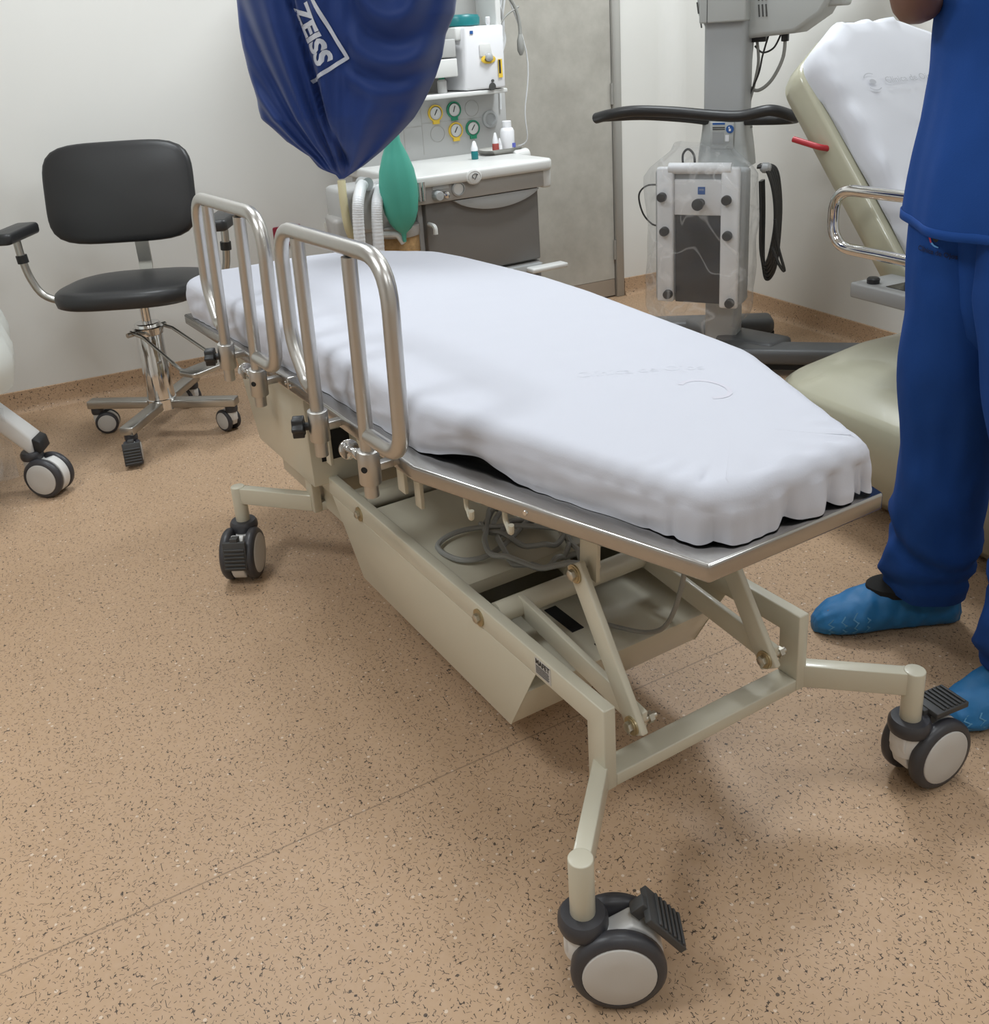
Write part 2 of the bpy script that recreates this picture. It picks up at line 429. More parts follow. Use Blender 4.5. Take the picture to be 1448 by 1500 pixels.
# ------------------------------------------------------------------ room
XB, YR = -3.292, 2.207
XF, YL = 3.2, -3.4
def struct(o): o['kind'] = 'structure'; return o
struct(MB().box(XB - 0.1, XF + 0.1, YL - 0.1, YR + 0.1, -0.1, 0).build('floor', 'floor', flat=True))
struct(MB().box(XB - 0.1, XF + 0.1, YL - 0.1, YR + 0.1, HC, HC + 0.1).build('ceiling', 'ceil', flat=True))
wb = MB()
D0, D1, DH = 1.05, 1.885, 2.1
wb.box(XB - 0.1, XB, YL, D0, 0, HC); wb.box(XB - 0.1, XB, D1, YR, 0, HC); wb.box(XB - 0.1, XB, D0, D1, DH, HC)
struct(wb.build('wall_back', 'wall', flat=True))
RC = 0.10
struct(MB().box(XB, XF, YR, YR + 0.1, 0, HC).build('wall_right', 'wall', flat=True))
wr = MB()
cv = [(XB + 0.0, YR)] + [(XB + RC * (1 - cos(radians(90 * k / 8))), YR - RC * (1 - sin(radians(90 * k / 8)))) for k in range(9)]
wr.prism(cv, 0, HC)
struct(wr.build('trim_1', 'wall', sharp=50))
struct(MB().box(XB, XF, YL - 0.1, YL, 0, HC).build('wall_left', 'wall', flat=True))
struct(MB().box(XF, XF + 0.1, YL, YR, 0, HC).build('wall_front', 'wall', flat=True))
# coved skirting, same vinyl as the floor
def skirting(path, name):
    prof = [(0, 0.092), (0.006, 0.090), (0.007, 0.03), (0.011, 0.014), (0.020, 0.004), (0.03, 0.0), (0, 0)]
    R = []
    for i, (p, n) in enumerate(path):
        R.append([Vector((p[0] + n[0] * a, p[1] + n[1] * a, b)) for a, b in prof])
    return struct(MB().rings(R).build(name, 'skirt', sharp=60))
skirting([((XB, YL), (1, 0)), ((XB, D0 - 0.01), (1, 0))], 'baseboard_back')
pth = [((XB, D1 + 0.005), (1, 0))]
for k in range(0, 9):
    a = radians(90 * k / 8)
    pth.append(((XB + RC * (1 - cos(a)), YR - RC * (1 - sin(a))), (cos(a), -sin(a))))
pth.append(((XF, YR), (0, -1)))
skirting(pth, 'baseboard_right')
# door: concrete-look leaf, aluminium jamb
dr = struct(empty('door_1', (XB, (D0 + D1) / 2, 0)))
DO = (XB, (D0 + D1) / 2, 0)
MB(DO).box(XB - 0.06, XB - 0.006, D0 + 0.045, D1 - 0.048, 0.098, DH - 0.04).build('door_leaf', 'concrete', dr, flat=True)
MB(DO).box(XB - 0.06, XB - 0.006, D0 + 0.045, D1 - 0.048, 0.008, 0.096).build('kick_band', 'doorkick', dr, flat=True)
fr = MB(DO)
fr.box(XB - 0.08, XB + 0.012, D1 - 0.045, D1, 0, DH); fr.box(XB - 0.08, XB + 0.012, D0, D0 + 0.045, 0, DH); fr.box(XB - 0.08, XB + 0.012, D0, D1, DH - 0.04, DH)
fr.build('door_frame', 'alu', dr, bevel=0.004)
for hz in (0.25, 1.02, 1.85):
    MB(DO).cyl((XB + 0.004, D1 - 0.05, hz - 0.05), (XB + 0.004, D1 - 0.05, hz + 0.05), 0.007, seg=10).build('hinge', 'alu', dr)
# ceiling fixtures (frames of the lamps)
for (lx, ly, lp_) in LAMPS:
    f = empty('ceiling_light', (lx, ly, HC)); tag(f, 'square flush ceiling light panel with a white frame', 'ceiling light', 'ceiling light panels')
    m_ = MB((lx, ly, HC))
    for (a, b, c, d) in ((-.34, .34, -.34, -.305), (-.34, .34, .305, .34), (-.34, -.305, -.305, .305), (.305, .34, -.305, .305)):
        m_.box(lx + a, lx + b, ly + c, ly + d, HC - 0.035, HC - 0.001)
    m_.build('frame', 'alu', f)

# ------------------------------------------------------------------ casters
def caster(parent, loc, rz, pedal=None, name='caster', D=0.138, col=0.119):
    c = empty(name, loc, rz, parent); r = D / 2; ox = 0.042 * D / 0.125; k = D / 0.125
    hw = 0.0155 * k
    # fork body: neck + arch between the two wheels
    ch_ = col or 0.116 * k
    prof = [(-0.026 * k, ch_), (0.026 * k, ch_), (0.032 * k, ch_ - 0.006)]
    for a in range(72, -50, -10):
        prof.append((ox + (r * 0.975) * cos(radians(a)), r + (r * 0.975) * sin(radians(a))))
    prof += [(ox + 0.02 * k, r - 0.012 * k), (ox - 0.012 * k, r - 0.030 * k), (-0.012 * k, r - 0.02 * k), (-0.026 * k, 0.085 * k)]
    Mx = Matrix(((1, 0, 0, 0), (0, 0, 1, 0), (0, 1, 0, 0), (0, 0, 0, 1)))
    fk = MB(); fk.prism(prof, -hw, hw, Mx); fk.cyl((0, 0, 0.066 * k), (0, 0, ch_ + 0.004), 0.0265 * k, seg=24)
    fk.build('fork', 'castwhite', c, bevel=0.003)
    MB().lathe([(0.019 * k, ch_ - 0.002), (0.031 * k, ch_), (0.0335 * k, ch_ + 0.008), (0.033 * k, ch_ + 0.019), (0.029 * k, ch_ + 0.026), (0.019 * k, ch_ + 0.027)]).build('collar', 'tyre', c)
    for s in (-1, 1):
        w = empty('wheel', (ox, s * 0.029 * k, r), 0, c)
        Rm = Matrix.Rotation(-s * pi / 2, 4, 'X')
        MB().lathe([(r * 0.55, -0.011 * k), (r * 0.90, -0.011 * k), (r * 0.985, -0.007 * k), (r, 0), (r * 0.985, 0.006 * k), (r * 0.90, 0.0115 * k), (r * 0.79, 0.0125 * k), (r * 0.77, 0.011 * k), (r * 0.55, 0.0105 * k)], Rm, 40).build('tyre', 'tyre', w, sharp=50)
        MB().lathe([(r * 0.775, 0.006 * k), (r * 0.77, 0.0125 * k), (r * 0.74, 0.0138 * k), (r * 0.3, 0.0145 * k), (0.001, 0.0147 * k)], Rm, 40).build('hub_cap', 'hub', w, sharp=60)
    if pedal:
        hx, hz, ang = pedal
        Pm = Matrix.Translation(Vector((hx, 0, hz))) @ Matrix.Rotation(radians(ang), 4, 'Y')
        p = MB(); p.box(-0.004, 0.074, -0.030, 0.030, -0.006, 0.005, Pm)
        for q in range(6):
            x = 0.014 + 0.010 * q; p.box(x, x + 0.0055, -0.027, 0.027, 0.004, 0.0085, Pm)
        p.box(-0.014, 0.006, -0.010, 0.010, -0.022, 0.003, Pm)
        p.build('brake_pedal', 'pedal', c, bevel=0.0015)
    return c

# ------------------------------------------------------------------ gurney (own axes: x along its length, near end positive)
GA = radians(5.459)
GC = Vector((-0.94, 0, 0))
g = empty('hospital_gurney', Matrix.Rotation(GA, 4, 'Z') @ GC, GA)
tag(g, 'cream hospital gurney with steel tray top and two steel side rails, in the room centre', 'gurney')
def G(): return MB(GC)
HT = 0.662
# base frame: two longitudinal rectangular tubes, end posts, cross members, outriggers
bf = G()
FP = [(-1.385, 0.197), (-1.340, 0.197), (-1.340, 0.306), (-0.165, 0.306), (-0.165, 0.197), (-0.120, 0.197), (-0.120, 0.3505), (-1.385, 0.3505)]
XZ = lambda y: Matrix(((1, 0, 0, 0), (0, 0, 1, y), (0, 1, 0, 0), (0, 0, 0, 1)))
bf.prism(FP, -0.0115, 0.0115, XZ(-0.2125)); bf.prism(FP, -0.0115, 0.0115, XZ(0.2125))
bf.box(-0.1645, -0.1205, -0.2015, 0.2015, 0.1975, 0.221)
bf.box(-1.3845, -1.3405, -0.2015, 0.2015, 0.1975, 0.221)
bf.box(-1.12, -1.075, -0.2015, 0.2015, 0.318, 0.340)
bf.build('base_frame', 'cream', g, bevel=0.0025)
for (px, py, qx, qy) in ((-0.142, -0.215, 0, -0.36), (-0.142, 0.215, 0, 0.36), (-1.362, -0.215, -1.534, -0.36), (-1.362, 0.215, -1.534, 0.36)):
    ar = G(); ar.bar((px, py, 0.2205), (qx, qy, 0.2205), 0.026, 0.045)
    ar.cyl((qx, qy, 0.128), (qx, qy, 0.2445), 0.0185, seg=28)
    ar.build('outrigger_leg', 'cream', g, bevel=0.002)
caster(g, Vector((0, -0.36, 0)) - GC, radians(58), (0.092, 0.152, 50))
caster(g, Vector((0, 0.36, 0)) - GC, radians(84), (0.036, 0.152, 2))
caster(g, Vector((-1.534, -0.36, 0)) - GC, radians(-33), (0.104, 0.128, 82))
caster(g, Vector((-1.534, 0.36, 0)) - GC, radians(30), (0.104, 0.128, 82))
# belly tub between the beams
tb = G()
A = [(-1.193, 0.3060), (-0.311, 0.3060), (-0.405, 0.141), (-1.051, 0.144)]
for s in (-1, 1):
    y0, y1 = s * 0.2235, s * 0.2215
    tb.hexa([(A[0][0], y0, A[0][1]), (A[1][0], y0, A[1][1]), (A[2][0], y0, A[2][1]), (A[3][0], y0, A[3][1]),
             (A[0][0], y1, A[0][1]), (A[1][0], y1, A[1][1]), (A[2][0], y1, A[2][1]), (A[3][0], y1, A[3][1])])
tb.build('side_panel', 'cream', g, bevel=0.0008)
tub = G()
prof = [(-1.18, 0.285), (-1.05, 0.146), (-0.405, 0.143), (-0.345, 0.248), (-0.352, 0.252), (-0.56, 0.252), (-0.56, 0.246), (-0.37, 0.246), (-0.412, 0.150), (-1.045, 0.152), (-1.17, 0.285)]
tub.rings([[Vector((x, y, z)) for x, z in prof] for y in (-0.2214, 0.2214)])
tub.build('belly_tub', 'cream', g, bevel=0.001)
G().box(-0.535, -0.44, -0.055, -0.028, 0.2515, 0.2535).build('slot', 'blackgap', g)
G().box(-0.385, -0.3535, -0.045, -0.018, 0.2515, 0.2535).build('slot', 'blackgap', g)
# flat cover plate the cable lies on
cp = G(); cp.box(-1.0, -0.585, -0.1975, 0.1975, 0.334, 0.3375); cp.box(-0.589, -0.585, -0.1975, 0.1975, 0.31, 0.336)
cp.build('cover_plate', 'cream', g, bevel=0.001)
for (x0, x1) in ((-0.985, -0.915), (-0.875, -0.755)): G().box(x0, x1, -0.1985, -0.193, 0.3376, 0.3382).build('slot', 'blackgap', g)
for cx in (-0.475, -1.05): G().cyl((cx, -0.198, 0.332), (cx, 0.198, 0.332), 0.021, seg=24).build('cross_tube', 'cream', g)
G().cyl((-0.56, 0.03, 0.30), (-0.95, 0.08, 0.32), 0.016, seg=18).build('actuator', 'cream', g)
# scissor arms
for s in (-1, 1):
    y = s * 0.145
    lk = G(); lk.bar((-0.475, y, 0.334), (-0.120, y, 0.294), 0.012, 0.042); lk.build('lower_link', 'cream', g, bevel=0.002)
    yo = y - s * 0.0 + (-0.014)
    up = G(); a = Vector((-0.272, yo, 0.517)); b = Vector((-0.117, yo, 0.279)); up.bar(a, b, 0.013, 0.042, (1, 0, 0)); up.build('lifting_arm', 'cream', g, bevel=0.003)
    br = G(); br.bar((-0.252, y + 0.006, 0.636), (-0.262, y + 0.006, 0.49), 0.008, 0.045, (1, 0, 0)); br.build('arm_bracket', 'cream', g, bevel=0.001)
    for (bx, bz) in ((-0.264, 0.503), (-0.125, 0.295)):
        MB(GC).lathe([(0.016, 0.0), (0.016, 0.003), (0.0135, 0.0035), (0.0135, 0.005)], Matrix.Translation((bx, yo - 0.0065, bz)) @ Matrix.Rotation(pi / 2, 4, 'X'), 20).build('washer', 'brass', g)
        MB(GC).lathe([(0.0095, 0.004), (0.0095, 0.0115), (0.007, 0.013)], Matrix.Translation((bx, yo - 0.0065, bz)) @ Matrix.Rotation(pi / 2, 4, 'X'), 6).build('bolt', 'zinc', g)
        nb = MB(GC); nb.lathe([(0.010, 0.004), (0.010, 0.013)], Matrix.Translation((bx, y + 0.006, bz)) @ Matrix.Rotation(-pi / 2, 4, 'X'), 6)
        nb.cyl((bx, y, bz), (bx, y + 0.026, bz), 0.006, seg=12); nb.build('nut', 'zinc', g)
# bolts on the near beam
for (bx, bz) in ((-1.027, 0.322), (-0.493, 0.325)):
    MB(GC).lathe([(0.017, 0.0), (0.017, 0.003), (0.012, 0.0035)], Matrix.Translation((bx, -0.2240, bz)) @ Matrix.Rotation(pi / 2, 4, 'X'), 20).build('washer', 'brass', g)
    MB(GC).lathe([(0.0095, 0.003), (0.0095, 0.010), (0.007, 0.0115)], Matrix.Translation((bx, -0.2240, bz)) @ Matrix.Rotation(pi / 2, 4, 'X'), 6).build('bolt', 'zinc', g)
# maker's sticker on the beam
st = tag(G().box(-0.308, -0.262, -0.2248, -0.2238, 0.313, 0.345).build('maker_sticker', 'sticker', g, flat=True), 'silver sticker with black print')
text_obj('MAFET', 0.0135, lambda x, y: (-0.285 + x - GC.x, -0.2252, 0.3385 + y), 'sticker_text', 'ink', st, bold=0.0005)
ln = G()
for k in range(7): ln.box(-0.305, -0.288 + 0.022 * (1 if k % 2 else 0.9), -0.2252, -0.2249, 0.3305 - 0.0024 * k, 0.3314 - 0.0024 * k)
ln.build('sticker_lines', 'ink', st, flat=True)
# tray: near section and head section
TH = 0.028
tp = [(0.046, -0.171), (0.046, 0.171), (-0.485, 0.331), (-1.074, 0.331), (-1.074, -0.331), (-0.485, -0.331)]
G().prism(tp, HT - TH, HT).build('tray', 'tray', g, bevel=0.004)
slope = lambda x: HT - max(0.0, (-1.076 - x)) * 0.034
hs = G()
R = []
for y0, y1, in ((-0.331, 0.331),):
    hs.hexa([(-1.925, y0, slope(-1.925) - TH), (-1.077, y0, HT - TH), (-1.077, y1, HT - TH), (-1.925, y1, slope(-1.925) - TH),
             (-1.925, y0, slope(-1.925)), (-1.077, y0, HT), (-1.077, y1, HT), (-1.925, y1, slope(-1.925))])
hs.build('head_tray', 'tray', g, bevel=0.004)
for (bx, bz, by) in ((-0.252, 0.648, -0.0), (-1.06, 0.648, -0.331), (-1.09, 0.648, -0.331)):
    if by == 0: # on the chamfered edge
        yy = -0.331 + (-0.485 - bx) * (-0.160 / 0.531); c = Vector((bx, yy, bz)); n_ = Vector((0.288, -0.957, 0))
    else: c = Vector((bx, by, bz)); n_ = Vector((0, -1, 0))
    MB(GC).cyl(c - n_ * 0.001, c + n_ * 0.0025, 0.005, 0.0035, 14).build('rivet', 'chrome', g)
# hooks under the tray edge
for hx in (-0.395, -0.315):
    hy = -0.331 + (-0.485 - hx) * (-0.160 / 0.531) + 0.02
    pts = [(hx, hy, 0.636), (hx, hy, 0.612), (hx + 0.006, hy, 0.603), (hx + 0.018, hy - 0.004, 0.599), (hx + 0.030, hy - 0.008, 0.604), (hx + 0.034, hy - 0.01, 0.618)]
    G().tube(cat_rom(pts, 4), 0.0045, 8).build('hook', 'cream', g)
# column box under the head end, with the lift mechanism opening
cb = G()
cb.hexa([(-1.66, -0.245, 0.31), (-1.20, -0.262, 0.335), (-1.20, 0.262, 0.335), (-1.66, 0.245, 0.31), (-1.70, -0.27, 0.605), (-1.20, -0.262, 0.605), (-1.20, 0.262, 0.605), (-1.70, 0.27, 0.605)])
cb.build('column_box', 'cream', g, bevel=0.002)
G().box(-1.202, -1.198, -0.235, -0.160, 0.395, 0.47).build('slot', 'blackgap', g)
cl = G(); cl.box(-1.66, -1.24, -0.19, 0.19, 0.20, 0.34); cl.build('lift_column', 'cream', g, bevel=0.003)
for (x0, x1, yy, z0, z1) in ((-1.10, -1.075, -0.255, 0.435, 0.625), (-0.70, -0.67, -0.262, 0.52, 0.632), (-0.655, -0.63, -0.25, 0.50, 0.632)):
    G().box(x0, x1, yy - 0.004, yy + 0.004, z0, z1).build('hinge_plate', 'cream', g, bevel=0.001)
pl = G(); pl.prism([(-0.885, 0.63), (-0.80, 0.63), (-0.80, 0.56), (-0.835, 0.52), (-0.885, 0.56)], -0.004, 0.004, Matrix(((1, 0, 0, 0), (0, 0, 1, -0.262), (0, 1, 0, 0), (0, 0, 0, 1))))
pl.build('hinge_plate', 'cream', g, bevel=0.001)
MB(GC).lathe([(0.011, 0), (0.011, 0.007)], Matrix.Translation((-0.845, -0.2665, 0.575)) @ Matrix.Rotation(pi / 2, 4, 'X'), 6).build('bolt', 'zinc', g)
# gas spring between body and head section
# side rails
def side_rail(x0, lean):
    YRl = -0.372
    r = empty('side_rail', Vector((x0, YRl, 0)) - GC, 0, g)
    O = (0, 0, 0)
    def P(x, z, dy=0): return Vector((x + lean * (z - 0.66), dy, z))
    xl, xr = -0.235, 0.225
    b1, b2 = -0.142, 0.085
    path = [P(b1 - 0.008, 0.722, 0), P(b1 - 0.035, 0.728), P(xl, 0.80), P(xl, 1.020), P(xr, 1.030), P(xr, 0.708), P(b2 + 0.012, 0.705)]
    pf = fillet(path, [0, 0.03, 0.10, 0.075, 0.075, 0.060, 0], 8)
    MB(O).tube(pf, 0.0138, 16).build('hoop', 'steel', r)
    for b in (b1, b2):
        MB(O).cyl(P(b, 0.588), P(b, 1.012), 0.0128, seg=18).build('upright', 'steel', r)
        c = MB(O); zc = 0.682 if b == b1 else 0.676
        c.cyl(P(b, zc - 0.062), P(b, zc), 0.0195, seg=22)
        c.bar(P(b, zc - 0.034), P(b, zc - 0.034) + Vector((0, 0.042, 0)), 0.018, 0.014)
        cs = c.build('clamp_sleeve', 'steel', r, bevel=0.0015)
        if b == b1:
            kb = P(b, zc - 0.032)
            m4 = Matrix.Translation(kb + Vector((-0.010, -0.017, 0))) @ Matrix.Rotation(radians(-28), 4, 'Z') @ Matrix.Rotation(pi / 2, 4, 'X')
            lob = [((0.0195 + 0.0028 * cos(6 * t)) * cos(t), (0.0195 + 0.0028 * cos(6 * t)) * sin(t)) for t in [2 * pi * k / 48 for k in range(48)]]
            kn = MB(O); kn.prism(lob, 0.008, 0.030, m4); kn.cyl(m4 @ Vector((0, 0, -0.006)), m4 @ Vector((0, 0, 0.010)), 0.008, seg=12)
            kn.build('clamp_knob', 'black', cs, bevel=0.002)
        else:
            h = P(b, zc - 0.030)
            d_ = Vector((0.62, -0.78, 0)).normalized()
            MB(O).cyl(h + d_ * 0.017, h + d_ * 0.0202, 0.0058, seg=14).build('screw_hole', 'blackgap', cs)
    # release pin between the two sleeves
    zc = 0.668
    pn = MB(O); a = P(b2 - 0.020, zc - 0.012); q = P(b2 - 0.085, zc - 0.020)
    pn.cyl(a, q, 0.007, seg=14)
    pn.cyl(q + (a - q) * 0.55, q + (a - q) * 0.70, 0.0105, seg=16)
    pn.cyl(q, q + (q - a).normalized() * 0.012, 0.019, 0.016, 20)
    pn.build('release_pin', 'chrome', r, bevel=0.001)
    return r
side_rail(-0.655, 0.045)
side_rail(-1.232, 0.115)

# ------------------------------------------------------------------ mattress and fitted sheet
OUT = [((0.036, 0.155), .03), ((-0.36, 0.318), .2), ((-0.9, 0.362), .5), ((-1.5, 0.372), .4), ((-1.66, 0.362), .15), ((-1.92, 0.19), .12), ((-1.965, 0.02), .12),
       ((-1.965, -0.26), .05), ((-1.90, -0.325), .10), ((-1.0, -0.306), .5), ((-0.52, -0.298), .12), ((0.000, -0.150), .05), ((0.030, -0.112), .03)]
def outline(inset=0.0, n=260):
    pts = fillet([(q[0], q[1], 0) for q, r in OUT], [r for q, r in OUT], 8, True)
    # resample by arc length
    L = [0.0]
    for i in range(len(pts)): L.append(L[-1] + (pts[(i + 1) % len(pts)] - pts[i]).length)
    out = []; j = 0
    for k in range(n):
        t = L[-1] * k / n
        while L[j + 1] < t: j += 1
        f = (t - L[j]) / max(1e-9, L[j + 1] - L[j]); out.append(pts[j].lerp(pts[(j + 1) % len(pts)], f))
    res = []
    for k in range(n):
        tg = (out[(k + 1) % n] - out[k - 1]).normalized(); nn = Vector((tg.y, -tg.x, 0))
        cc = out[k]
        if (Vector((-0.95, 0, 0)) - cc).dot(nn) > 0: nn = -nn
        res.append((cc, nn, L[-1] * k / n))
    return res
def bed_z(x): return HT if x > -1.076 else slope(x)
def topz(x, y):
    base = 0.758 + 0.008 * sm((-0.3 - x) / 1.0) - 0.010 * sm((x + 0.5) / 0.55)
    return base + (bed_z(x) - HT)
mt = MB(GC)
ol = outline()
rg = []
for (ins, dz) in ((0.060, 0.0015), (0.052, 0.006), (0.040, 0.028), (0.045, 0.060), (0.06, 0.070)):
    rg.append([Vector((c.x - n.x * ins, c.y - n.y * ins, bed_z(c.x) + dz)) for c, n, s in ol])
mt.rings(rg)
mo = mt.build('mattress', 'pad')
mo.location = g.location; mo.rotation_euler = (0, 0, GA)
tag(mo, 'black gurney mattress, its edge showing below the white sheet', 'mattress')

NS = 1500
ol = outline(n=NS)
def side_amp(c):   # how gathered the sheet side is
    a = sm((c.x + 0.40) / 0.35)            # near end
    return 0.30 + 0.70 * a
def sheet_pt(k, j):
    c, n, s = ol[k % NS]
    # j: 0..NJ rows from the inner top to hem
    row = SROWS[j]
    typ, t = row
    if typ == 'top':
        cx, cy = -0.95, 0.02
        ctr = Vector((max(-1.75, min(-0.12, c.x)), 0.03 + 0.0 * c.y, 0))
        p = ctr.lerp(Vector((c.x - n.x * 0.028, c.y - n.y * 0.028, 0)), t)
        z = topz(p.x, p.y) + 0.004 * (1 - t * t) + 0.0016 * nz(p.x * 5, p.y * 5) + 0.0009 * nz(p.x * 17, p.y * 17, 3)
        e = sm((t - 0.7) / 0.3) * side_amp(c)
        z += e * 0.0025 * sin(s * 100 + 9 * nz(s * 4.1, 5)) * sm((c.x + 0.15) / 0.15)
        return Vector((p.x, p.y, z))
    zt = topz(c.x, c.y); zb = bed_z(c.x)
    amp = side_amp(c)
    if typ == 'round':
        a = t * pi / 2; r = 0.028
        q = c - n * r + n * (r * sin(a)); z = zt - r * (1 - cos(a))
        w = (0.0005 + 0.0010 * sm((c.x + 0.2) / 0.15)) * sin(s * 112 + 7 * nz(s * 4.1, 5)) * sin(a)
        return Vector((q.x + n.x * w, q.y + n.y * w, z))
    # side rows, t 0..1 from the edge down to the hem
    near = sm((c.x + 0.60) / 0.30) * sm((0.0 - c.y) / 0.12 + 0.0)
    lift = 0.0008 + 0.0015 * max(0, nz(s * 5.0, 2.0)) * amp
    left_gap = exp(-((c.x + 0.41) / 0.075) ** 2) * (1 if c.y < 0 else 0)
    lift += 0.018 * left_gap
    fe = sm((c.x + 0.10) / 0.09)
    ph = s * 100 + 9 * nz(s * 4.1, 5); pq = s * 215 + 8 * nz(s * 5.3, 15)
    fa_ = 0.55 + 0.9 * nz(s * 7.0, 3.3)
    lift += fe * (0.002 + 0.020 * (1 - abs(sin(ph / 2))) ** 2 * max(0, fa_))
    ztop = zt - 0.028
    z = ztop + (zb + lift - ztop) * t
    bulge = (0.004 - 0.003 * fe) * sin(pi * min(1, t * 1.05)) - 0.003 * sm((t - 0.6) / 0.4) * (1 - fe) + 0.016 * left_gap * (0 - t)
    fold = 0.0012 * sin(s * 110 + 6 * nz(s * 5)) * t + fe * (0.046 * (0.40 - (1 - abs(sin(ph / 2))) ** 1.6) + 0.0035 * sin(pq)) * max(0.15, fa_) * (0.05 + 0.95 * t ** 0.7)
    # slanting drag creases along the side
    sl = (c.x * 1.0 + t * 0.16) * 40
    fold += (1 - fe) * 0.0018 * sin(sl + 4 * nz(c.x * 6, t * 2)) * sin(pi * t) + 0.0025 * nz(s * 7, t * 2, 7)
    o = bulge + fold
    return Vector((c.x + n.x * o, c.y + n.y * o, z))
SROWS = [('top', 0.0)] + [('top', k / 16) for k in range(1, 15)] + [('top', 0.93), ('top', 0.97), ('top', 1.0)] + [('round', k / 5) for k in range(1, 6)] + [('side', k / 12) for k in range(1, 13)]
sh = MB(GC)
sh.grid(NS, len(SROWS), sheet_pt, True)
so = sh.build('fitted_sheet', 'sheet', sharp=180)
so.location = g.location; so.rotation_euler = (0, 0, GA)
tag(so, 'white fitted cotton sheet stretched over the gurney mattress', 'bed sheet')
# faded print on the sheet near the foot end
def on_sheet(x, y):
    t = min(1.0, abs(y - 0.03) / 0.25)
    return Vector((x - GC.x, y - GC.y, topz(x, y) + 0.004 * (1 - t * t) + 0.0016 * nz(x * 5, y * 5) + 0.0009 * nz(x * 17, y * 17, 3) + 0.0003))
pa = radians(153)
text_obj('Clínica de Ojos', 0.036, lambda x, y: on_sheet(-0.39 + x * cos(radians(62)) - y * sin(radians(62)), 0.075 + x * sin(radians(62)) + y * cos(radians(62))), 'faded_print', 'paleblue', so, sub=2)
lg = MB(GC); lp = []
for k in range(13):
    a = radians(-30 + 240 * k / 12); lp.append((cos(a), sin(a)))
lg.grid(13, 2, lambda i, j: on_sheet(-0.255 + (0.033 + 0.008 * j) * lp[i][0] * 1.2, 0.10 + (0.033 + 0.008 * j) * lp[i][1]) + GC)
lg.build('faded_emblem', 'palepink', so)
# small ink mark near the head end
mk = MB(GC); mk.tube([on_sheet(-1.46 + 0.02 * k, -0.19 + 0.018 * k + 0.006 * sin(k * 2)) + GC - Vector((0, 0, 0.0012)) for k in range(9)], 0.0012, 5)
mk.build('ink_mark', 'faintink', so)

# ------------------------------------------------------------------ grey cable coiled on the gurney's cover plate
Rg = Matrix.Rotation(GA, 4, 'Z')
cab = MB(GC); pts = []
for k in range(0, 190):
    t = k / 26.0 * 2 * pi / 2.0
    w = k / 190
    rx = 0.115 + 0.030 * sin(k * 0.21); ry = 0.085 + 0.02 * cos(k * 0.17)
    pts.append((-0.66 + 0.05 * sin(k * 0.045) + rx * cos(t), 0.005 + 0.03 * sin(k * 0.07) + ry * sin(t), 0.346 + 0.006 * (k % 40) / 10.0 * 0.5 + 0.014 * w + 0.006 * sin(k * 0.9)))
cab.tube(cat_rom([pts[i] for i in range(0, 190, 2)], 3), 0.0058, 8)
big = [(-0.70, 0.02, 0.358), (-0.64, -0.10, 0.352), (-0.66, -0.165, 0.348), (-0.74, -0.175, 0.348), (-0.76, -0.10, 0.352), (-0.68, 0.0, 0.362), (-0.60, 0.07, 0.362)]
cab.tube(cat_rom(big, 8), 0.0058, 8)
co = cab.build('power_cable', 'cable'); co.location = g.location; co.rotation_euler = (0, 0, GA)
tag(co, 'grey cable lying coiled on the cover plate under the gurney tray', 'cable')
ch = MB(GC); ch.tube(cat_rom([(-0.19, 0.02, 0.632), (-0.20, 0.02, 0.56), (-0.24, 0.04, 0.42), (-0.29, 0.05, 0.31), (-0.34, 0.04, 0.268), (-0.42, 0.0, 0.262)], 8), 0.0045, 8)
c2 = ch.build('control_cable', 'cable'); c2.location = g.location; c2.rotation_euler = (0, 0, GA)
tag(c2, 'thin grey cable hanging from the foot end of the tray into the tub', 'cable')

# ------------------------------------------------------------------ surgeon's chair
CH = Vector((-2.70, -0.542, 0)); chz = radians(-25)     # chair local: +x is its front
c = empty('surgeon_chair', CH, chz)
tag(c, 'black upholstered swivel chair with steel base and armrests, by the left wall', 'chair')
def CB(): return MB()
for k in range(4):
    a = radians(-33 + 90 * k) - chz
    d_ = Vector((cos(a), sin(a), 0))
    lg_ = CB(); lg_.bar(d_ * 0.028, d_ * 0.29, 0.05, 0.03)
    for vv in lg_.bm.verts: vv.co.z += 0.118
    lg_.build('leg', 'chairsteel', c, bevel=0.004)
    caster(c, d_ * 0.265 + Vector((0, 0, 0)), (a if k != 0 else a + radians(25)) + radians((0, 150, 60, 200)[k]), ((0.07, 0.088, 80) if k == 0 else None), D=0.085, col=None)
CB().lathe([(0.054, 0.10), (0.054, 0.14), (0.050, 0.142), (0.046, 0.425), (0.042, 0.43)], seg=32).build('column', 'chrome', c)
CB().cyl((0, 0, 0.425), (0, 0, 0.506), 0.017, seg=18).build('piston', 'chrome', c)
CB().box(-0.055, 0.055, -0.045, 0.045, 0.500, 0.528).build('seat_plate', 'chairsteel', c, bevel=0.004)
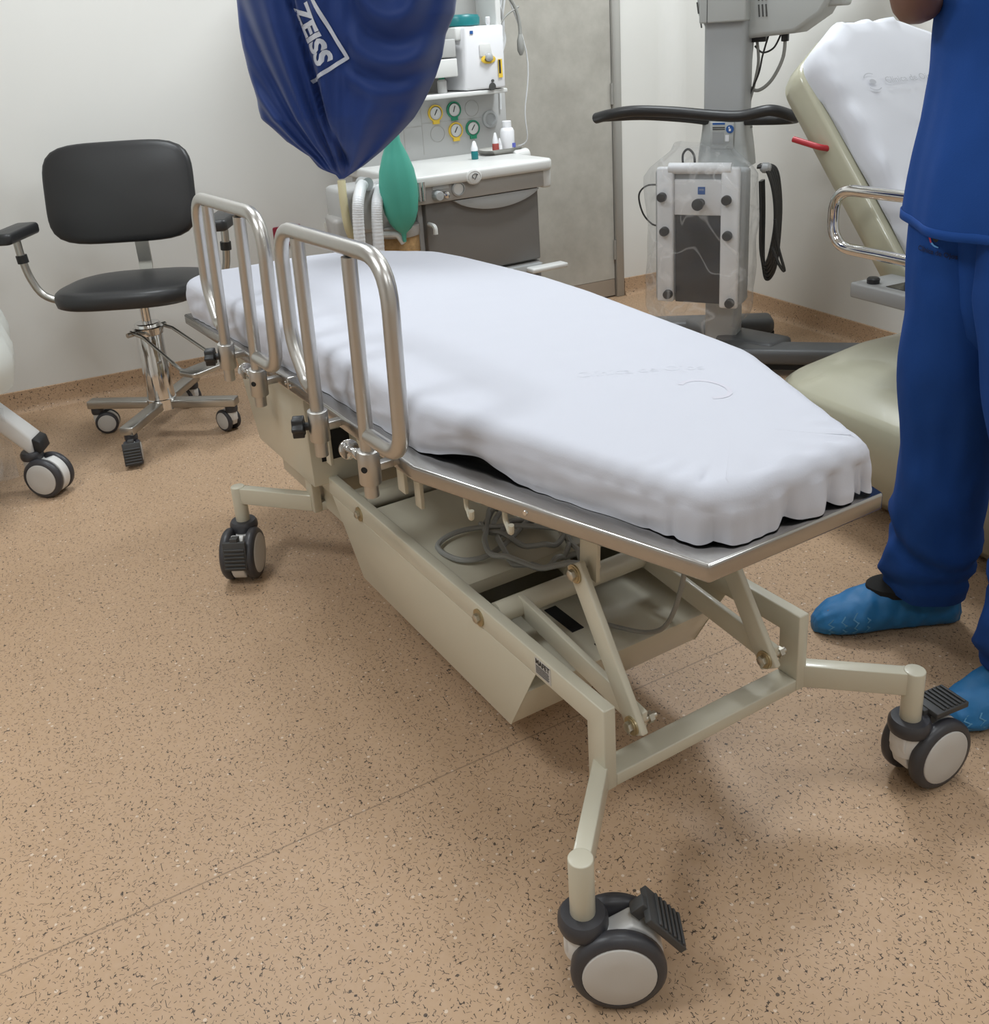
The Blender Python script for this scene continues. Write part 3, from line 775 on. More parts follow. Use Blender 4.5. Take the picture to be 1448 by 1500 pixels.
# foot ring collar and plate
Fm = Matrix.Rotation(radians(57), 4, 'Z')
def F_(p): return Fm @ Vector(p)
for s in (-1, 1):
    MB().tube(fillet([F_((-0.02, s * 0.062, 0.405)), F_((0.05, s * 0.066, 0.395)), F_((0.24, s * 0.080, 0.300)), F_((0.28, s * 0.060, 0.298))], 0.02, 5), 0.0065, 8).build('footrest_rod', 'chairsteel', c)
cb_ = CB(); cb_.lathe([(0.047, 0.385), (0.053, 0.388), (0.053, 0.412), (0.047, 0.415)], seg=28)
cb_.build('clamp_ring', 'chrome', c)
CB().cyl(F_((-0.01, -0.085, 0.40)), F_((-0.01, 0.085, 0.40)), 0.009, seg=12).build('clamp_bolt', 'chairsteel', c)
CB().cyl(F_((-0.045, 0.05, 0.40)), F_((-0.075, 0.065, 0.40)), 0.014, seg=8).build('clamp_knob', 'chairsteel', c)
fp = CB(); fp.prism(rrect(0.09, 0.20, 0.02), 0.286, 0.302, Fm @ Matrix.Translation((0.285, 0, 0)))
fp.build('foot_plate', 'chairsteel', c, bevel=0.003)
# seat cushion and backrest: superellipse pads
def pad(name, w, h, th, mtx, dome, par, n=4.0, m='vinyl'):
    b = MB(); seg = 56; R = []
    prof = [(0.0, -th * 0.5), (0.6, -th * 0.5), (0.93, -th * 0.5), (0.985, -th * 0.38), (1.0, -th * 0.12), (1.0, th * 0.12), (0.985, th * 0.34), (0.95, th * 0.46), (0.85, th * 0.5 + dome * 0.25), (0.6, th * 0.5 + dome * 0.7), (0.3, th * 0.5 + dome * 0.95), (0.0, th * 0.5 + dome)]
    for s_, z in prof:
        ring = []
        for k in range(seg):
            t = 2 * pi * k / seg; ct, st_ = cos(t), sin(t)
            q = (abs(ct) ** n + abs(st_) ** n) ** (-1 / n)
            ring.append(mtx @ Vector((w / 2 * q * ct * max(s_, 0.001), h / 2 * q * st_ * max(s_, 0.001), z)))
        R.append(ring)
    b.rings(R, True)
    return b.build(name, m, par, sharp=60)
pad('seat', 0.47, 0.50, 0.060, Matrix.Translation((0.015, -0.01, 0.560)) @ Matrix.Rotation(radians(-2), 4, 'Y'), 0.012, c, 3.2)
pad('backrest', 0.365, 0.55, 0.045, Matrix.Translation((-0.215, -0.085, 0.870)) @ Matrix.Rotation(radians(78), 4, 'Y'), 0.012, c, 4.5)
pts = fillet([(-0.05, -0.03, 0.522), (-0.225, -0.05, 0.520), (-0.248, -0.05, 0.60), (-0.240, -0.05, 0.86)], 0.05, 6)
sp_ = CB()
for a, b in zip(pts[:-1], pts[1:]): sp_.bar(a, b, 0.05, 0.008, (1, 0, 0.3))
sp_.build('back_bracket', 'chairsteel', c)
for s in (-1, 1):
    ys = -0.02
    ap = cat_rom([(0.02, ys + s * 0.10, 0.520), (0.02, ys + s * 0.22, 0.524), (0.025, ys + s * 0.310, 0.555), (0.03, ys + s * 0.345, 0.62), (0.035, ys + s * 0.358, 0.70), (0.035, ys + s * 0.362, 0.765)], 8)
    CB().tube(ap, 0.0135, 12).build('arm_post', 'chairsteel', c)
    CB().cyl((0.034, ys + s * 0.356, 0.680), (0.035, ys + s * 0.358, 0.708), 0.019, seg=16).build('arm_collar', 'black', c)
    am = MB(); am.prism(rrect(0.25, 0.085, 0.02), -0.02, 0.02)
    for vv in am.bm.verts: vv.co += Vector((0.045, ys + s * 0.362, 0.785))
    am.build('arm_pad', 'vinyl', c, bevel=0.012, seg=3)

# ------------------------------------------------------------------ sockets on the back wall
def socket(name, y, z, w, h, m, label):
    s_ = empty(name, (XB, y, z)); tag(s_, label, 'wall socket')
    pm = Matrix.Translation((0, 0, 0)) @ Matrix.Rotation(pi / 2, 4, 'Y')
    p = MB(); p.prism(rrect(h, w, 0.008), 0.0, 0.010, pm); p.build('cover_plate', m, s_, bevel=0.002)
    q = MB(); q.box(0.010, 0.012, -w * 0.30, -w * 0.05, -0.02, 0.02); q.build('outlet', m, s_, bevel=0.002)
    q = MB(); q.box(0.010, 0.012, w * 0.05, w * 0.30, -0.02, 0.02); q.build('outlet', m, s_, bevel=0.002)
    for k in (-1, 1): MB().box(0.0118, 0.0124, k * w * 0.175 - 0.003, k * w * 0.175 + 0.003, -0.008, 0.008).build('slot', 'black', s_)
socket('wall_socket', 0.155, 0.562, 0.125, 0.085, 'redsocket', 'dark red socket plate on the back wall, behind the near side rail')
socket('wall_socket', 0.385, 0.555, 0.12, 0.085, 'socket', 'ivory socket plate on the back wall beside the anesthesia machine')

# ------------------------------------------------------------------ anesthesia machine (local: x to its right, y to the back, z up; origin at front right corner)
AN = Vector((-2.573, 1.079, 0)); anz = radians(94.9)
a_ = empty('anesthesia_machine', AN, anz)
tag(a_, 'grey and white anesthesia machine with worktop, drawers and gauges against the back wall', 'medical machine')
Ma = Matrix.Translation(AN) @ Matrix.Rotation(anz, 4, 'Z')
body = MB(); body.box(-0.585, -0.035, 0.05, 0.60, 0.10, 0.80); body.build('cabinet', 'angrey', a_, bevel=0.006)
bs = MB(); bs.box(-0.66, 0.02, -0.02, 0.62, 0.055, 0.10); bs.build('base', 'angrey', a_, bevel=0.01)
MB().box(-0.14, 0.035, -0.055, -0.0, 0.405, 0.425).build('foot_ledge', 'anwhite', a_, bevel=0.006)
for (cx_, cy_) in ((-0.60, 0.05), (-0.04, 0.05), (-0.60, 0.55), (-0.04, 0.55)):
    MB().cyl((cx_ - 0.015, cy_, 0.028), (cx_ + 0.015, cy_, 0.028), 0.028, seg=18).build('wheel', 'black', a_)
# worktop with rounded front corners and a raised rim
def rr_front(x0, x1, y0, y1, r):
    p = []
    for k in range(7): a = radians(180 + 90 * k / 6); p.append((x0 + r + r * cos(a), y0 + r + r * sin(a)))
    for k in range(7): a = radians(270 + 90 * k / 6); p.append((x1 - r + r * cos(a), y0 + r + r * sin(a)))
    return p + [(x1, y1), (x0, y1)]
wt = MB(); wt.prism(rr_front(-0.645, 0.005, -0.035, 0.60, 0.045), 0.806, 0.850); wt.build('worktop', 'anwhite', a_, bevel=0.012, seg=3)
ap_ = MB(); ap_.prism(rr_front(-0.630, -0.008, -0.012, 0.55, 0.03), 0.742, 0.807); ap_.build('apron', 'anbeige', a_, bevel=0.004)
MB().box(-0.045, -0.004, -0.015, 0.58, 0.735, 0.812).build('corner_cover', 'anwhite', a_, bevel=0.01)
MB().cyl((0.0, 0.28, 0.835), (0.075, 0.28, 0.835), 0.030, seg=22).build('side_handle', 'anwhite', a_, bevel=0.008)
def drawer(z0, z1):
    dw = MB(); dw.box(-0.565, -0.05, 0.020, 0.06, z0, z1); do_ = dw.build('drawer', 'antaupe', a_, bevel=0.006)
    hp = []
    for k in range(17):
        t = k / 16; hp.append((-0.450 + 0.39 * t, z1 - 0.004))
    for k in range(17):
        t = 1 - k / 16; hp.append((-0.450 + 0.39 * t, z1 - 0.004 - 0.052 * (1 - (2 * t - 1) ** 2) ** 0.8 - 0.001))
    h = MB(); h.prism(hp, 0.0, 0.028, Matrix(((1, 0, 0, 0), (0, 0, 1, -0.006), (0, 1, 0, 0), (0, 0, 0, 1))))
    h.build('drawer_handle', 'anhandle', do_, bevel=0.004)
drawer(0.445, 0.742); drawer(0.125, 0.436)
# oval badge, small gauge, knob and port on the apron
Rx = Matrix.Rotation(pi / 2, 4, 'X')
bd = MB(); bd.lathe([(0.035, 0), (0.034, 0.006), (0.028, 0.009), (0.001, 0.0095)], Matrix.Translation((-0.374, -0.030, 0.822)) @ Matrix.Scale(0.82, 4, (0, 0, 1)) @ Rx, 30); bdo = bd.build('badge', 'anwhite', a_)
MB().lathe([(0.029, 0.007), (0.027, 0.0095), (0.025, 0.007)], Matrix.Translation((-0.374, -0.0305, 0.822)) @ Matrix.Scale(0.80, 4, (0, 0, 1)) @ Rx, 30).build('badge_ring', 'anbeige', bdo)
bk = MB()
bk.tube(cat_rom([(-0.362, -0.0402, 0.832), (-0.374, -0.0402, 0.834), (-0.383, -0.0402, 0.828), (-0.382, -0.0402, 0.820), (-0.376, -0.0402, 0.818)], 4), 0.0016, 5); bk.build('badge_mark', 'andark', bdo)
bk = MB(); bk.tube(cat_rom([(-0.374, -0.0402, 0.812), (-0.368, -0.0402, 0.820), (-0.364, -0.0402, 0.828), (-0.358, -0.0402, 0.830)], 4), 0.0016, 5); bk.build('badge_mark', 'andark', bdo)
MB().lathe([(0.029, 0), (0.028, 0.010), (0.023, 0.012), (0.023, 0.006), (0.001, 0.006)], Matrix.Translation((-0.436, -0.012, 0.783)) @ Rx, 26).build('suction_gauge', 'anhandle', a_)
MB().lathe([(0.021, 0.007), (0.001, 0.0075)], Matrix.Translation((-0.436, -0.012, 0.783)) @ Rx, 26).build('gauge_face', 'dial', a_)
MB().lathe([(0.020, 0), (0.018, 0.03), (0.016, 0.033), (0.001, 0.034)], Matrix.Translation((-0.530, -0.012, 0.770)) @ Rx, 22).build('flow_knob', 'anhandle', a_)
MB().lathe([(0.013, 0), (0.012, 0.03), (0.001, 0.034)], Matrix.Translation((-0.498, -0.012, 0.770)) @ Rx, 22).build('gas_outlet', 'chrome', a_)
MB().box(-0.545, -0.475, -0.016, -0.011, 0.790, 0.812).build('name_plate', 'angrey', a_, bevel=0.001)
# upright back with six gauge wells
MB().box(-0.66, 0.085, 0.45, 0.60, 0.845, 1.10).build('gauge_panel', 'angrey', a_, bevel=0.006)
sm_l = MB()
for (x0, x1, z0, z1) in ((-0.334, -0.332, 0.87, 1.09), (-0.52, -0.335, 0.985, 0.987), (-0.42, -0.418, 0.87, 0.985)): sm_l.box(x0, x1, 0.449, 0.4505, z0, z1)
sm_l.build('panel_seam', 'anbeige', a_)
sm2 = MB(); sm2.box(-0.332, -0.045, 0.449, 0.4505, 0.995, 0.997); sm2.build('panel_seam', 'anbeige', a_)
def gauge(x, z, col, ang=60):
    gm = Matrix.Translation((x, 0.450, z)) @ Rx
    if col is None:
        MB().lathe([(0.034, 0), (0.034, 0.0018), (0.0325, 0.0018), (0.0325, 0)], gm, 30, False).build('blank_cover', 'anbeige', a_); return
    r = MB(); r.lathe([(0.034, 0), (0.034, 0.008), (0.0285, 0.009), (0.0275, 0.0)], gm, 30, False)
    r.box(x - 0.015, x + 0.015, 0.441, 0.449, z - 0.044, z - 0.028)
    ro = r.build('gauge_bezel', col, a_)
    MB().lathe([(0.028, 0.003), (0.0265, 0.0095), (0.0245, 0.0095), (0.0245, 0.004)], gm, 30, False).build('gauge_rim', 'chrome', ro)
    MB().lathe([(0.0255, 0.0045), (0.001, 0.005)], gm, 26).build('gauge_face', 'dial', ro)
    nd = MB(); d_ = Vector((cos(radians(ang)), 0, sin(radians(ang)))); p0 = Vector((x, 0.4435, z))
    nd.bar(p0 - d_ * 0.010, p0 + d_ * 0.017, 0.0035, 0.001, (0, 1, 0)); nd.build('needle', 'ink', ro)
gauge(-0.267, 1.033, 'yellow', 60); gauge(-0.178, 1.039, 'green', 70); gauge(-0.088, 1.037, None)
gauge(-0.262, 0.948, None); gauge(-0.176, 0.954, 'yellow', 60); gauge(-0.092, 0.955, 'green', 55)
MB().lathe([(0.036, 0), (0.036, 0.012), (0.026, 0.014), (0.022, 0.004), (0.001, 0.004)], Matrix.Translation((-0.005, 0.450, 0.985)) @ Rx, 28).build('round_connector', 'anhandle', a_)
# shelf and tower above
MB().box(-0.66, 0.03, 0.34, 0.60, 1.094, 1.112).build('shelf', 'anwhite', a_, bevel=0.004)
MB().box(0.005, 0.03, 0.36, 0.60, 1.112, 1.75).build('tower_side', 'anwhite', a_, bevel=0.004)
MB().box(-0.66, -0.635, 0.36, 0.60, 1.112, 1.75).build('tower_side', 'anwhite', a_, bevel=0.004)
MB().box(-0.635, 0.005, 0.52, 0.60, 1.112, 1.75).build('tower_back', 'anbeige', a_)
MB().box(-0.66, 0.03, 0.36, 0.60, 1.75, 1.78).build('tower_top', 'anwhite', a_, bevel=0.004)
MB().box(-0.45, -0.20, 0.345, 0.52, 1.175, 1.245).build('module', 'anwhite', a_, bevel=0.004)
MB().box(-0.45, -0.20, 0.35, 0.52, 1.250, 1.320).build('module', 'angrey', a_, bevel=0.004)
# breathing system on the left
ab = MB(); ab.box(-0.895, -0.64, 0.03, 0.20, 0.66, 0.835); ab.build('absorber_body', 'angrey', a_, bevel=0.02)
MB().hexa([(-0.89, 0.06, 0.35), (-0.74, 0.06, 0.35), (-0.74, 0.22, 0.35), (-0.87, 0.22, 0.35), (-0.935, 0.04, 0.73), (-0.66, 0.04, 0.73), (-0.66, 0.22, 0.73), (-0.90, 0.22, 0.73)]).build('bellows_housing', 'anbeige', a_, bevel=0.02)
def corr(path, r=0.021, name='breathing_hose'):
    p = cat_rom(path, 30); rr = [r * (1.0 + 0.030 * sin(i * 1.9)) for i in range(len(p))]
    MB().tube(p, rr, 12).build(name, 'hose', a_)
corr([(-0.80, 0.04, 0.840), (-0.832, -0.01, 0.835), (-0.868, -0.06, 0.80), (-0.880, -0.07, 0.74), (-0.886, -0.07, 0.62), (-0.892, -0.05, 0.48)])
corr([(-0.735, 0.04, 0.815), (-0.760, -0.01, 0.812), (-0.795, -0.06, 0.785), (-0.808, -0.07, 0.72), (-0.814, -0.07, 0.60), (-0.820, -0.05, 0.46)])
MB().tube(cat_rom([(-0.895, 0.01, 0.87), (-0.900, 0.00, 0.80), (-0.895, 0.00, 0.71), (-0.875, 0.02, 0.66)], 8), 0.015, 12).build('scavenging_tube', 'ivory', a_)
for (px_, pz_) in ((-0.795, 0.842), (-0.73, 0.818)):
    MB().cyl((px_, 0.07, pz_), (px_ + 0.005, 0.02, pz_), 0.024, seg=18).build('hose_port', 'anhandle', a_)
for k in range(3): MB().cyl((-0.625 + 0.017 * k, -0.03, 0.76), (-0.625 + 0.017 * k, -0.03, 0.83), 0.008, seg=12).build('flow_tube', 'chrome', a_)
MB().box(-0.70, -0.62, -0.02, 0.10, 0.705, 0.75).build('valve_block', 'angrey', a_, bevel=0.008)
# canister with tan granules, holder
cn = Matrix.Translation((-0.665, 0.07, 0))
MB().lathe([(0.078, 0.40), (0.080, 0.41), (0.080, 0.625), (0.078, 0.63)], cn, 30).build('canister', 'lime', a_)
MB().lathe([(0.083, 0.63), (0.086, 0.635), (0.086, 0.668), (0.07, 0.672)], cn, 30).build('canister_lid', 'anbeige', a_)
hd = MB(); hd.tube(fillet([(-0.79, -0.01, 0.66), (-0.72, -0.045, 0.655), (-0.70, -0.045, 0.62)], 0.02, 5), 0.011, 8); hd.build('canister_latch', 'anwhite', a_)
hd = MB(); hd.tube(fillet([(-0.565, 0.0, 0.665), (-0.56, -0.04, 0.66), (-0.56, -0.04, 0.63)], 0.02, 5), 0.009, 8); hd.build('canister_latch', 'anwhite', a_)
# green breathing bag: leaf-shaped inflated lobe
bg = MB(); R = []
Lz = [(1.03, .026, .022), (0.99, .030, .024), (0.94, .056, .036), (0.89, .076, .046), (0.84, .084, .050), (0.79, .083, .050), (0.74, .074, .046), (0.70, .056, .038), (0.675, .034, .026), (0.660, .012, .011), (0.645, .009, .009), (0.628, .007, .007)]
for (z, rx_, ry_) in Lz:
    ring = []
    for k in range(28):
        t = 2 * pi * k / 28
        cr_ = 1.0 - 0.10 * exp(-((t - 4.71) / 0.16) ** 2) - 0.06 * exp(-((t - 5.5) / 0.2) ** 2)
        ring.append(Vector((-0.708 + rx_ * 0.88 * cos(t) + 0.022 * (0.84 - z), -0.065 + ry_ * sin(t) * cr_, z)))
    R.append(ring)
bg.rings(R); bg.build('breathing_bag', 'bag', a_, sharp=80)
MB().tube(cat_rom([(-0.685, -0.065, 1.02), (-0.685, -0.06, 1.08), (-0.68, 0.0, 1.12), (-0.66, 0.10, 1.12), (-0.65, 0.36, 1.118)], 6), 0.014, 10).build('bag_arm', 'anhandle', a_)

# things standing on or in the machine (placed in its axes, each its own object)
def on_machine(name, x, y, z, label, cat, rz=0.0, group=None):
    p = Ma @ Vector((x, y, z)); o = empty(name, p, anz + rz); tag(o, label, cat, group); return o
vp = on_machine('vaporizer', -0.082, 0.40, 1.112, 'white boxy vaporizer with a yellow collar, standing on the machine shelf', 'vaporizer')
v = MB(); v.hexa([(-0.085, -0.055, 0.004), (0.095, -0.075, 0.004), (0.095, 0.10, 0.004), (-0.10, 0.10, 0.004), (-0.075, -0.06, 0.25), (0.095, -0.08, 0.25), (0.095, 0.10, 0.25), (-0.10, 0.10, 0.25)])
v.build('housing', 'bottle', vp, bevel=0.008)
MB().box(-0.105, 0.098, -0.03, 0.105, 0.20, 0.252).build('rear_cover', 'anwhite', vp, bevel=0.006)
vm = Matrix.Translation((0.018, -0.072, 0.128)) @ Rx
MB().lathe([(0.034, 0), (0.034, 0.004), (0.02, 0.006), (0.02, 0.0)], Matrix.Translation((0.018, -0.072, 0.120)) @ Matrix.Scale(0.5, 4, (0, 0, 1)) @ Rx, 26).build('filler_collar', 'yellow', vp)
MB().lathe([(0.017, 0), (0.016, 0.016), (0.010, 0.02), (0.001, 0.021)], vm, 22).build('filler_cap', 'anhandle', vp)
MB().box(0.062, 0.080, -0.0795, -0.076, 0.045, 0.118).build('yellow_tag', 'yellow', vp)
MB().box(0.0635, 0.072, -0.0805, -0.0792, 0.062, 0.115).build('tag_print', 'ink', vp)
rc = MB(); rc.box(-0.018, 0.052, -0.0715, -0.068, 0.132, 0.182); rc.build('window_recess', 'anwhite', vp, bevel=0.003)
MB().cyl((0.032, -0.074, 0.012), (0.032, -0.06, 0.012), 0.015, seg=20).build('drain_plug', 'andark', vp)
MB().cyl((0.034, -0.0755, 0.035), (0.034, -0.06, 0.035), 0.0055, seg=14).build('screw', 'andark', vp)
MB().box(-0.055, -0.042, -0.066, -0.062, 0.222, 0.234).build('blue_mark', 'logoblue', vp)
tc_ = on_machine('container', -0.115, 0.44, 1.366, 'teal plastic container standing on top of the white vaporizer', 'container')
MB().lathe([(0.07, 0.0), (0.075, 0.004), (0.077, 0.03), (0.070, 0.042), (0.04, 0.046), (0.001, 0.046)], seg=30).build('lid', 'teal', tc_)
sy = on_machine('white_connector', -0.045, 0.345, 1.364, 'small white cone connector in front of the teal container', 'connector')
MB().lathe([(0.006, 0), (0.010, 0.012), (0.010, 0.03), (0.007, 0.032)], seg=14).build('cone', 'bottle', sy)
gb = on_machine('dropper_bottle', -0.255, 0.39, 1.112, 'clear bottle with a dark green nozzle cap, on the machine shelf', 'bottle')
MB().lathe([(0.018, 0), (0.020, 0.003), (0.020, 0.048), (0.012, 0.056)], seg=20).build('body', 'angrey', gb)
MB().lathe([(0.013, 0.055), (0.013, 0.070), (0.007, 0.074), (0.005, 0.088), (0.002, 0.090)], seg=16).build('cap', 'green', gb)
it = on_machine('instrument_tray', -0.038, 0.33, 0.850, 'shallow steel instrument tray on the machine worktop holding bottles', 'tray')
t_ = MB(); R = []
for (w_, h_, z_) in ((0.150, 0.10, 0.001), (0.185, 0.125, 0.020), (0.192, 0.132, 0.022), (0.192, 0.132, 0.0235), (0.182, 0.122, 0.0215), (0.146, 0.096, 0.003)):
    R.append([Vector((x, y, z_)) for x, y in rrect(w_, h_, 0.03)])
t_.rings(R); t_.build('bowl', 'traysteel', it, sharp=50)
def drop_bottle(x, y, z, r, h, colm, label, tall):
    o = on_machine('dropper_bottle', x, y, z, label, 'bottle')
    MB().lathe([(r, 0), (r, h * 0.45), (r * 0.8, h * 0.5)], seg=18).build('body', colm, o)
    MB().lathe([(r * 0.85, h * 0.48), (r * 0.85, h * 0.62), (r * 0.5, h * 0.86), (r * 0.28, h)], seg=18).build('cap', 'bottle', o)
drop_bottle(-0.058, 0.32, 0.853, 0.0145, 0.085, 'redlabel', 'small dropper bottle with a dark red label and white cap, on the instrument tray', True)
drop_bottle(-0.022, 0.345, 0.853, 0.0095, 0.058, 'bottle', 'tiny all white dropper bottle between the red one and the tall white bottle', False)
wbt = on_machine('bottle', 0.030, 0.365, 0.853, 'tall white plastic bottle with a round cap, on the instrument tray', 'bottle')
MB().lathe([(0.029, 0), (0.031, 0.003), (0.031, 0.082), (0.025, 0.094), (0.018, 0.098)], seg=26).build('body', 'bottle', wbt)
MB().lathe([(0.020, 0.098), (0.020, 0.122), (0.018, 0.124), (0.001, 0.124)], seg=24).build('cap', 'bottle', wbt)
lb = MB(); lb.box(0.004, 0.020, -0.0325, -0.0285, 0.014, 0.032); lb.build('blue_print', 'bluelabel', wbt)
eb = on_machine('dropper_bottle', -0.205, 0.245, 0.850, 'small dropper bottle with a teal green body and white cone cap, alone on the worktop', 'bottle')
MB().lathe([(0.0135, 0), (0.0145, 0.002), (0.0145, 0.03), (0.012, 0.034)], seg=18).build('body', 'teal', eb)
MB().lathe([(0.0145, 0.034), (0.0145, 0.044), (0.006, 0.070), (0.003, 0.073)], seg=18).build('cap', 'bottle', eb)
# tubing hanging beside the tower
iv = on_machine('infusion_tubing', 0.05, 0.50, 0.0, 'bundle of clear and grey tubing hanging from the right side of the machine tower', 'tubing')
random.seed(4)
for k in range(5):
    x0 = 0.002 + 0.016 * k; y0 = -0.06 + 0.012 * k
    p = [(-0.018, y0, 1.62 - 0.02 * k), (x0 + 0.01, y0 - 0.01, 1.60), (x0 + 0.015, y0 - 0.01, 1.50), (x0 - 0.002 * k, y0, 1.36), (x0 * 0.6 + 0.004, y0, 1.20), (x0 * 0.5, y0, 1.02 + 0.03 * k)]
    MB().tube(cat_rom(p, 6), 0.0042, 6).build('tube', ('hose', 'angrey', 'hose', 'angrey', 'hose')[k], iv)
for (p_, r_, m_) in (([(0.0, -0.03, 1.48), (0.035, -0.04, 1.44), (0.05, -0.04, 1.36), (0.03, -0.04, 1.27), (0.02, -0.04, 1.2)], 0.007, 'hose'), ([(0.0, -0.02, 1.40), (0.03, -0.03, 1.37), (0.055, -0.03, 1.31), (0.035, -0.03, 1.25)], 0.011, 'hose'), ([(0.02, -0.03, 1.34), (0.045, -0.03, 1.26), (0.030, -0.03, 1.12), (0.012, -0.03, 0.98)], 0.005, 'angrey'), ([(0.03, -0.02, 1.20), (0.045, -0.02, 1.12), (0.035, -0.02, 1.02), (0.045, -0.02, 0.96)], 0.004, 'redlabel')):
    MB().tube(cat_rom(p_, 6), r_, 8).build('tube', m_, iv)
MB().tube(cat_rom([(-0.018, -0.09, 1.50), (0.05, -0.09, 1.47), (0.085, -0.09, 1.42), (0.10, -0.09, 1.36), (0.10, -0.09, 1.30)], 6), 0.008, 8).build('probe_lead', 'cable', iv)
MB().lathe([(0.006, 0.0), (0.015, 0.02), (0.015, 0.06), (0.006, 0.09)], Matrix.Translation((0.10, -0.09, 1.235)), 12).build('probe', 'cable', iv)
MB().tube(cat_rom([(0.10, -0.09, 1.43), (0.04, -0.09, 1.40), (0.0, -0.09, 1.36), (-0.015, -0.09, 1.33)], 6), 0.004, 8).build('probe_lead', 'cable', iv)
MB().tube(cat_rom([(0.0, -0.07, 1.62), (0.14, -0.07, 1.25), (0.125, -0.06, 1.0), (0.13, -0.05, 0.87), (0.05, -0.01, 0.853)], 6), 0.003, 6).build('tube', 'hose', iv)
for (xx, zz, mm) in ((0.030, 1.16, 'andark'), (0.035, 1.10, 'redlabel'), (0.032, 1.05, 'andark'), (0.012, 1.22, 'hose')):
    MB().cyl((xx, -0.02, zz), (xx, -0.02, zz + 0.02), 0.007, seg=10).build('clamp', mm, iv)

# ------------------------------------------------------------------ surgical microscope stand (local -y faces the gurney)
MS = Vector((-2.147, 1.625, 0)); msz = radians(36.87)
ms = empty('surgical_microscope', MS, msz)
tag(ms, 'grey floor-standing surgical microscope with a control panel and black bow handle, by the right wall', 'microscope')
Mms = Matrix.Translation(MS) @ Matrix.Rotation(msz, 4, 'Z'); Mmi = Mms.inverted()
def msl(x, y, z): return Mmi @ Vector((x, y, z))
bs = MB(); bs.bar((0, 0.02, 0.095), msl(-1.90, 1.72, 0.095), 0.16, 0.06); bs.build('base_beam', 'darkgrey', ms, bevel=0.02)
for (p_, q_) in (((-2.02, 1.53), (-1.53, 2.10)), ((-2.55, 1.42), (-2.22, 1.95))):
    f0 = MB(); f0.bar(msl(*p_, 0.083), msl(*q_, 0.083), 0.13, 0.066); f0.build('base_foot', 'darkgrey', ms, bevel=0.022, seg=3)
    f1 = MB(); f1.bar(msl(*p_, 0.045), msl(*q_, 0.045), 0.10, 0.03); f1.build('base_underside', 'blackgap', ms)
    for t_ in (0.08, 0.92):
        w0 = msl(p_[0] + (q_[0] - p_[0]) * t_, p_[1] + (q_[1] - p_[1]) * t_, 0.028)
        MB().cyl(w0 - Vector((0.02, 0, 0)), w0 + Vector((0.02, 0, 0)), 0.028, seg=20).build('wheel', 'black', ms)
bs = MB(); bs.bar((0, 0.02, 0.095), msl(-2.385, 1.685, 0.095), 0.16, 0.06); bs.build('base_beam', 'darkgrey', ms, bevel=0.02)
lc = MB(); lc.prism(rrect(0.13, 0.11, 0.02), 0.10, 0.84); lc.build('lower_column', 'msgrey', ms)
uc = MB(); uc.prism(rrect(0.155, 0.13, 0.018), 0.84, 1.33); uc.build('upper_column', 'msgrey', ms)
wg = MB(); R = []
for (z, w_, d_) in ((0.795, 0.20, 0.15), (0.86, 0.185, 0.15), (0.93, 0.165, 0.145), (0.985, 0.16, 0.14)): R.append([Vector((x, y, z)) for x, y in rrect(w_, d_, 0.02)])
wg.rings(R); wg.build('column_skirt', 'mslight', ms)
MB().box(-0.045, 0.045, -0.080, -0.074, 0.865, 0.965).build('label_panel', 'mslight', ms, bevel=0.002)
lbp = MB(); lbp.box(-0.035, 0.012, -0.0812, -0.0798, 0.955, 0.962); lbp.build('label_stripe', 'logoblue', ms)
for zz in (0.945, 0.938): MB().box(-0.035, 0.012, -0.0812, -0.0798, zz - 0.002, zz + 0.002).build('label_line', 'andark', ms)
MB().box(-0.035, 0.008, -0.0812, -0.0798, 0.885, 0.928).build('rating_plate', 'msgrey', ms)
MB().lathe([(0.015, 0), (0.015, 0.0012), (0.001, 0.0013)], Matrix.Translation((0.031, -0.0800, 0.938)) @ Rx, 24).build('round_sticker', 'logoblue', ms)
rs = MB(); rs.box(0.027, 0.035, -0.0822, -0.0812, 0.931, 0.940); rs.cyl((0.028, -0.0822, 0.944), (0.028, -0.0812, 0.944), 0.003, seg=10); rs.build('sticker_pictogram', 'bottle', ms)
MB().box(0.014, 0.028, -0.0812, -0.0798, 0.893, 0.917).build('small_sticker', 'bottle', ms)
# bow handle
hp = [(-0.455, -0.20, 1.000), (-0.38, -0.245, 1.016), (-0.28, -0.255, 1.027), (-0.14, -0.235, 1.018), (0.0, -0.205, 1.000), (0.10, -0.20, 0.995), (0.20, -0.195, 1.012), (0.262, -0.15, 0.990), (0.270, -0.09, 0.975), (0.20, -0.055, 0.968), (0.08, -0.05, 0.968)]
hb = MB(); hb.tube(cat_rom(hp, 8), 0.0205, 14); hbo = hb.build('bow_handle', 'black', ms)
hp2 = [(-0.455, -0.20, 1.000), (-0.40, -0.165, 1.0), (-0.28, -0.15, 1.0), (-0.14, -0.11, 0.985), (-0.06, -0.06, 0.968)]
MB().tube(cat_rom(hp2, 8), 0.0165, 12).build('handle_brace', 'black', hbo)
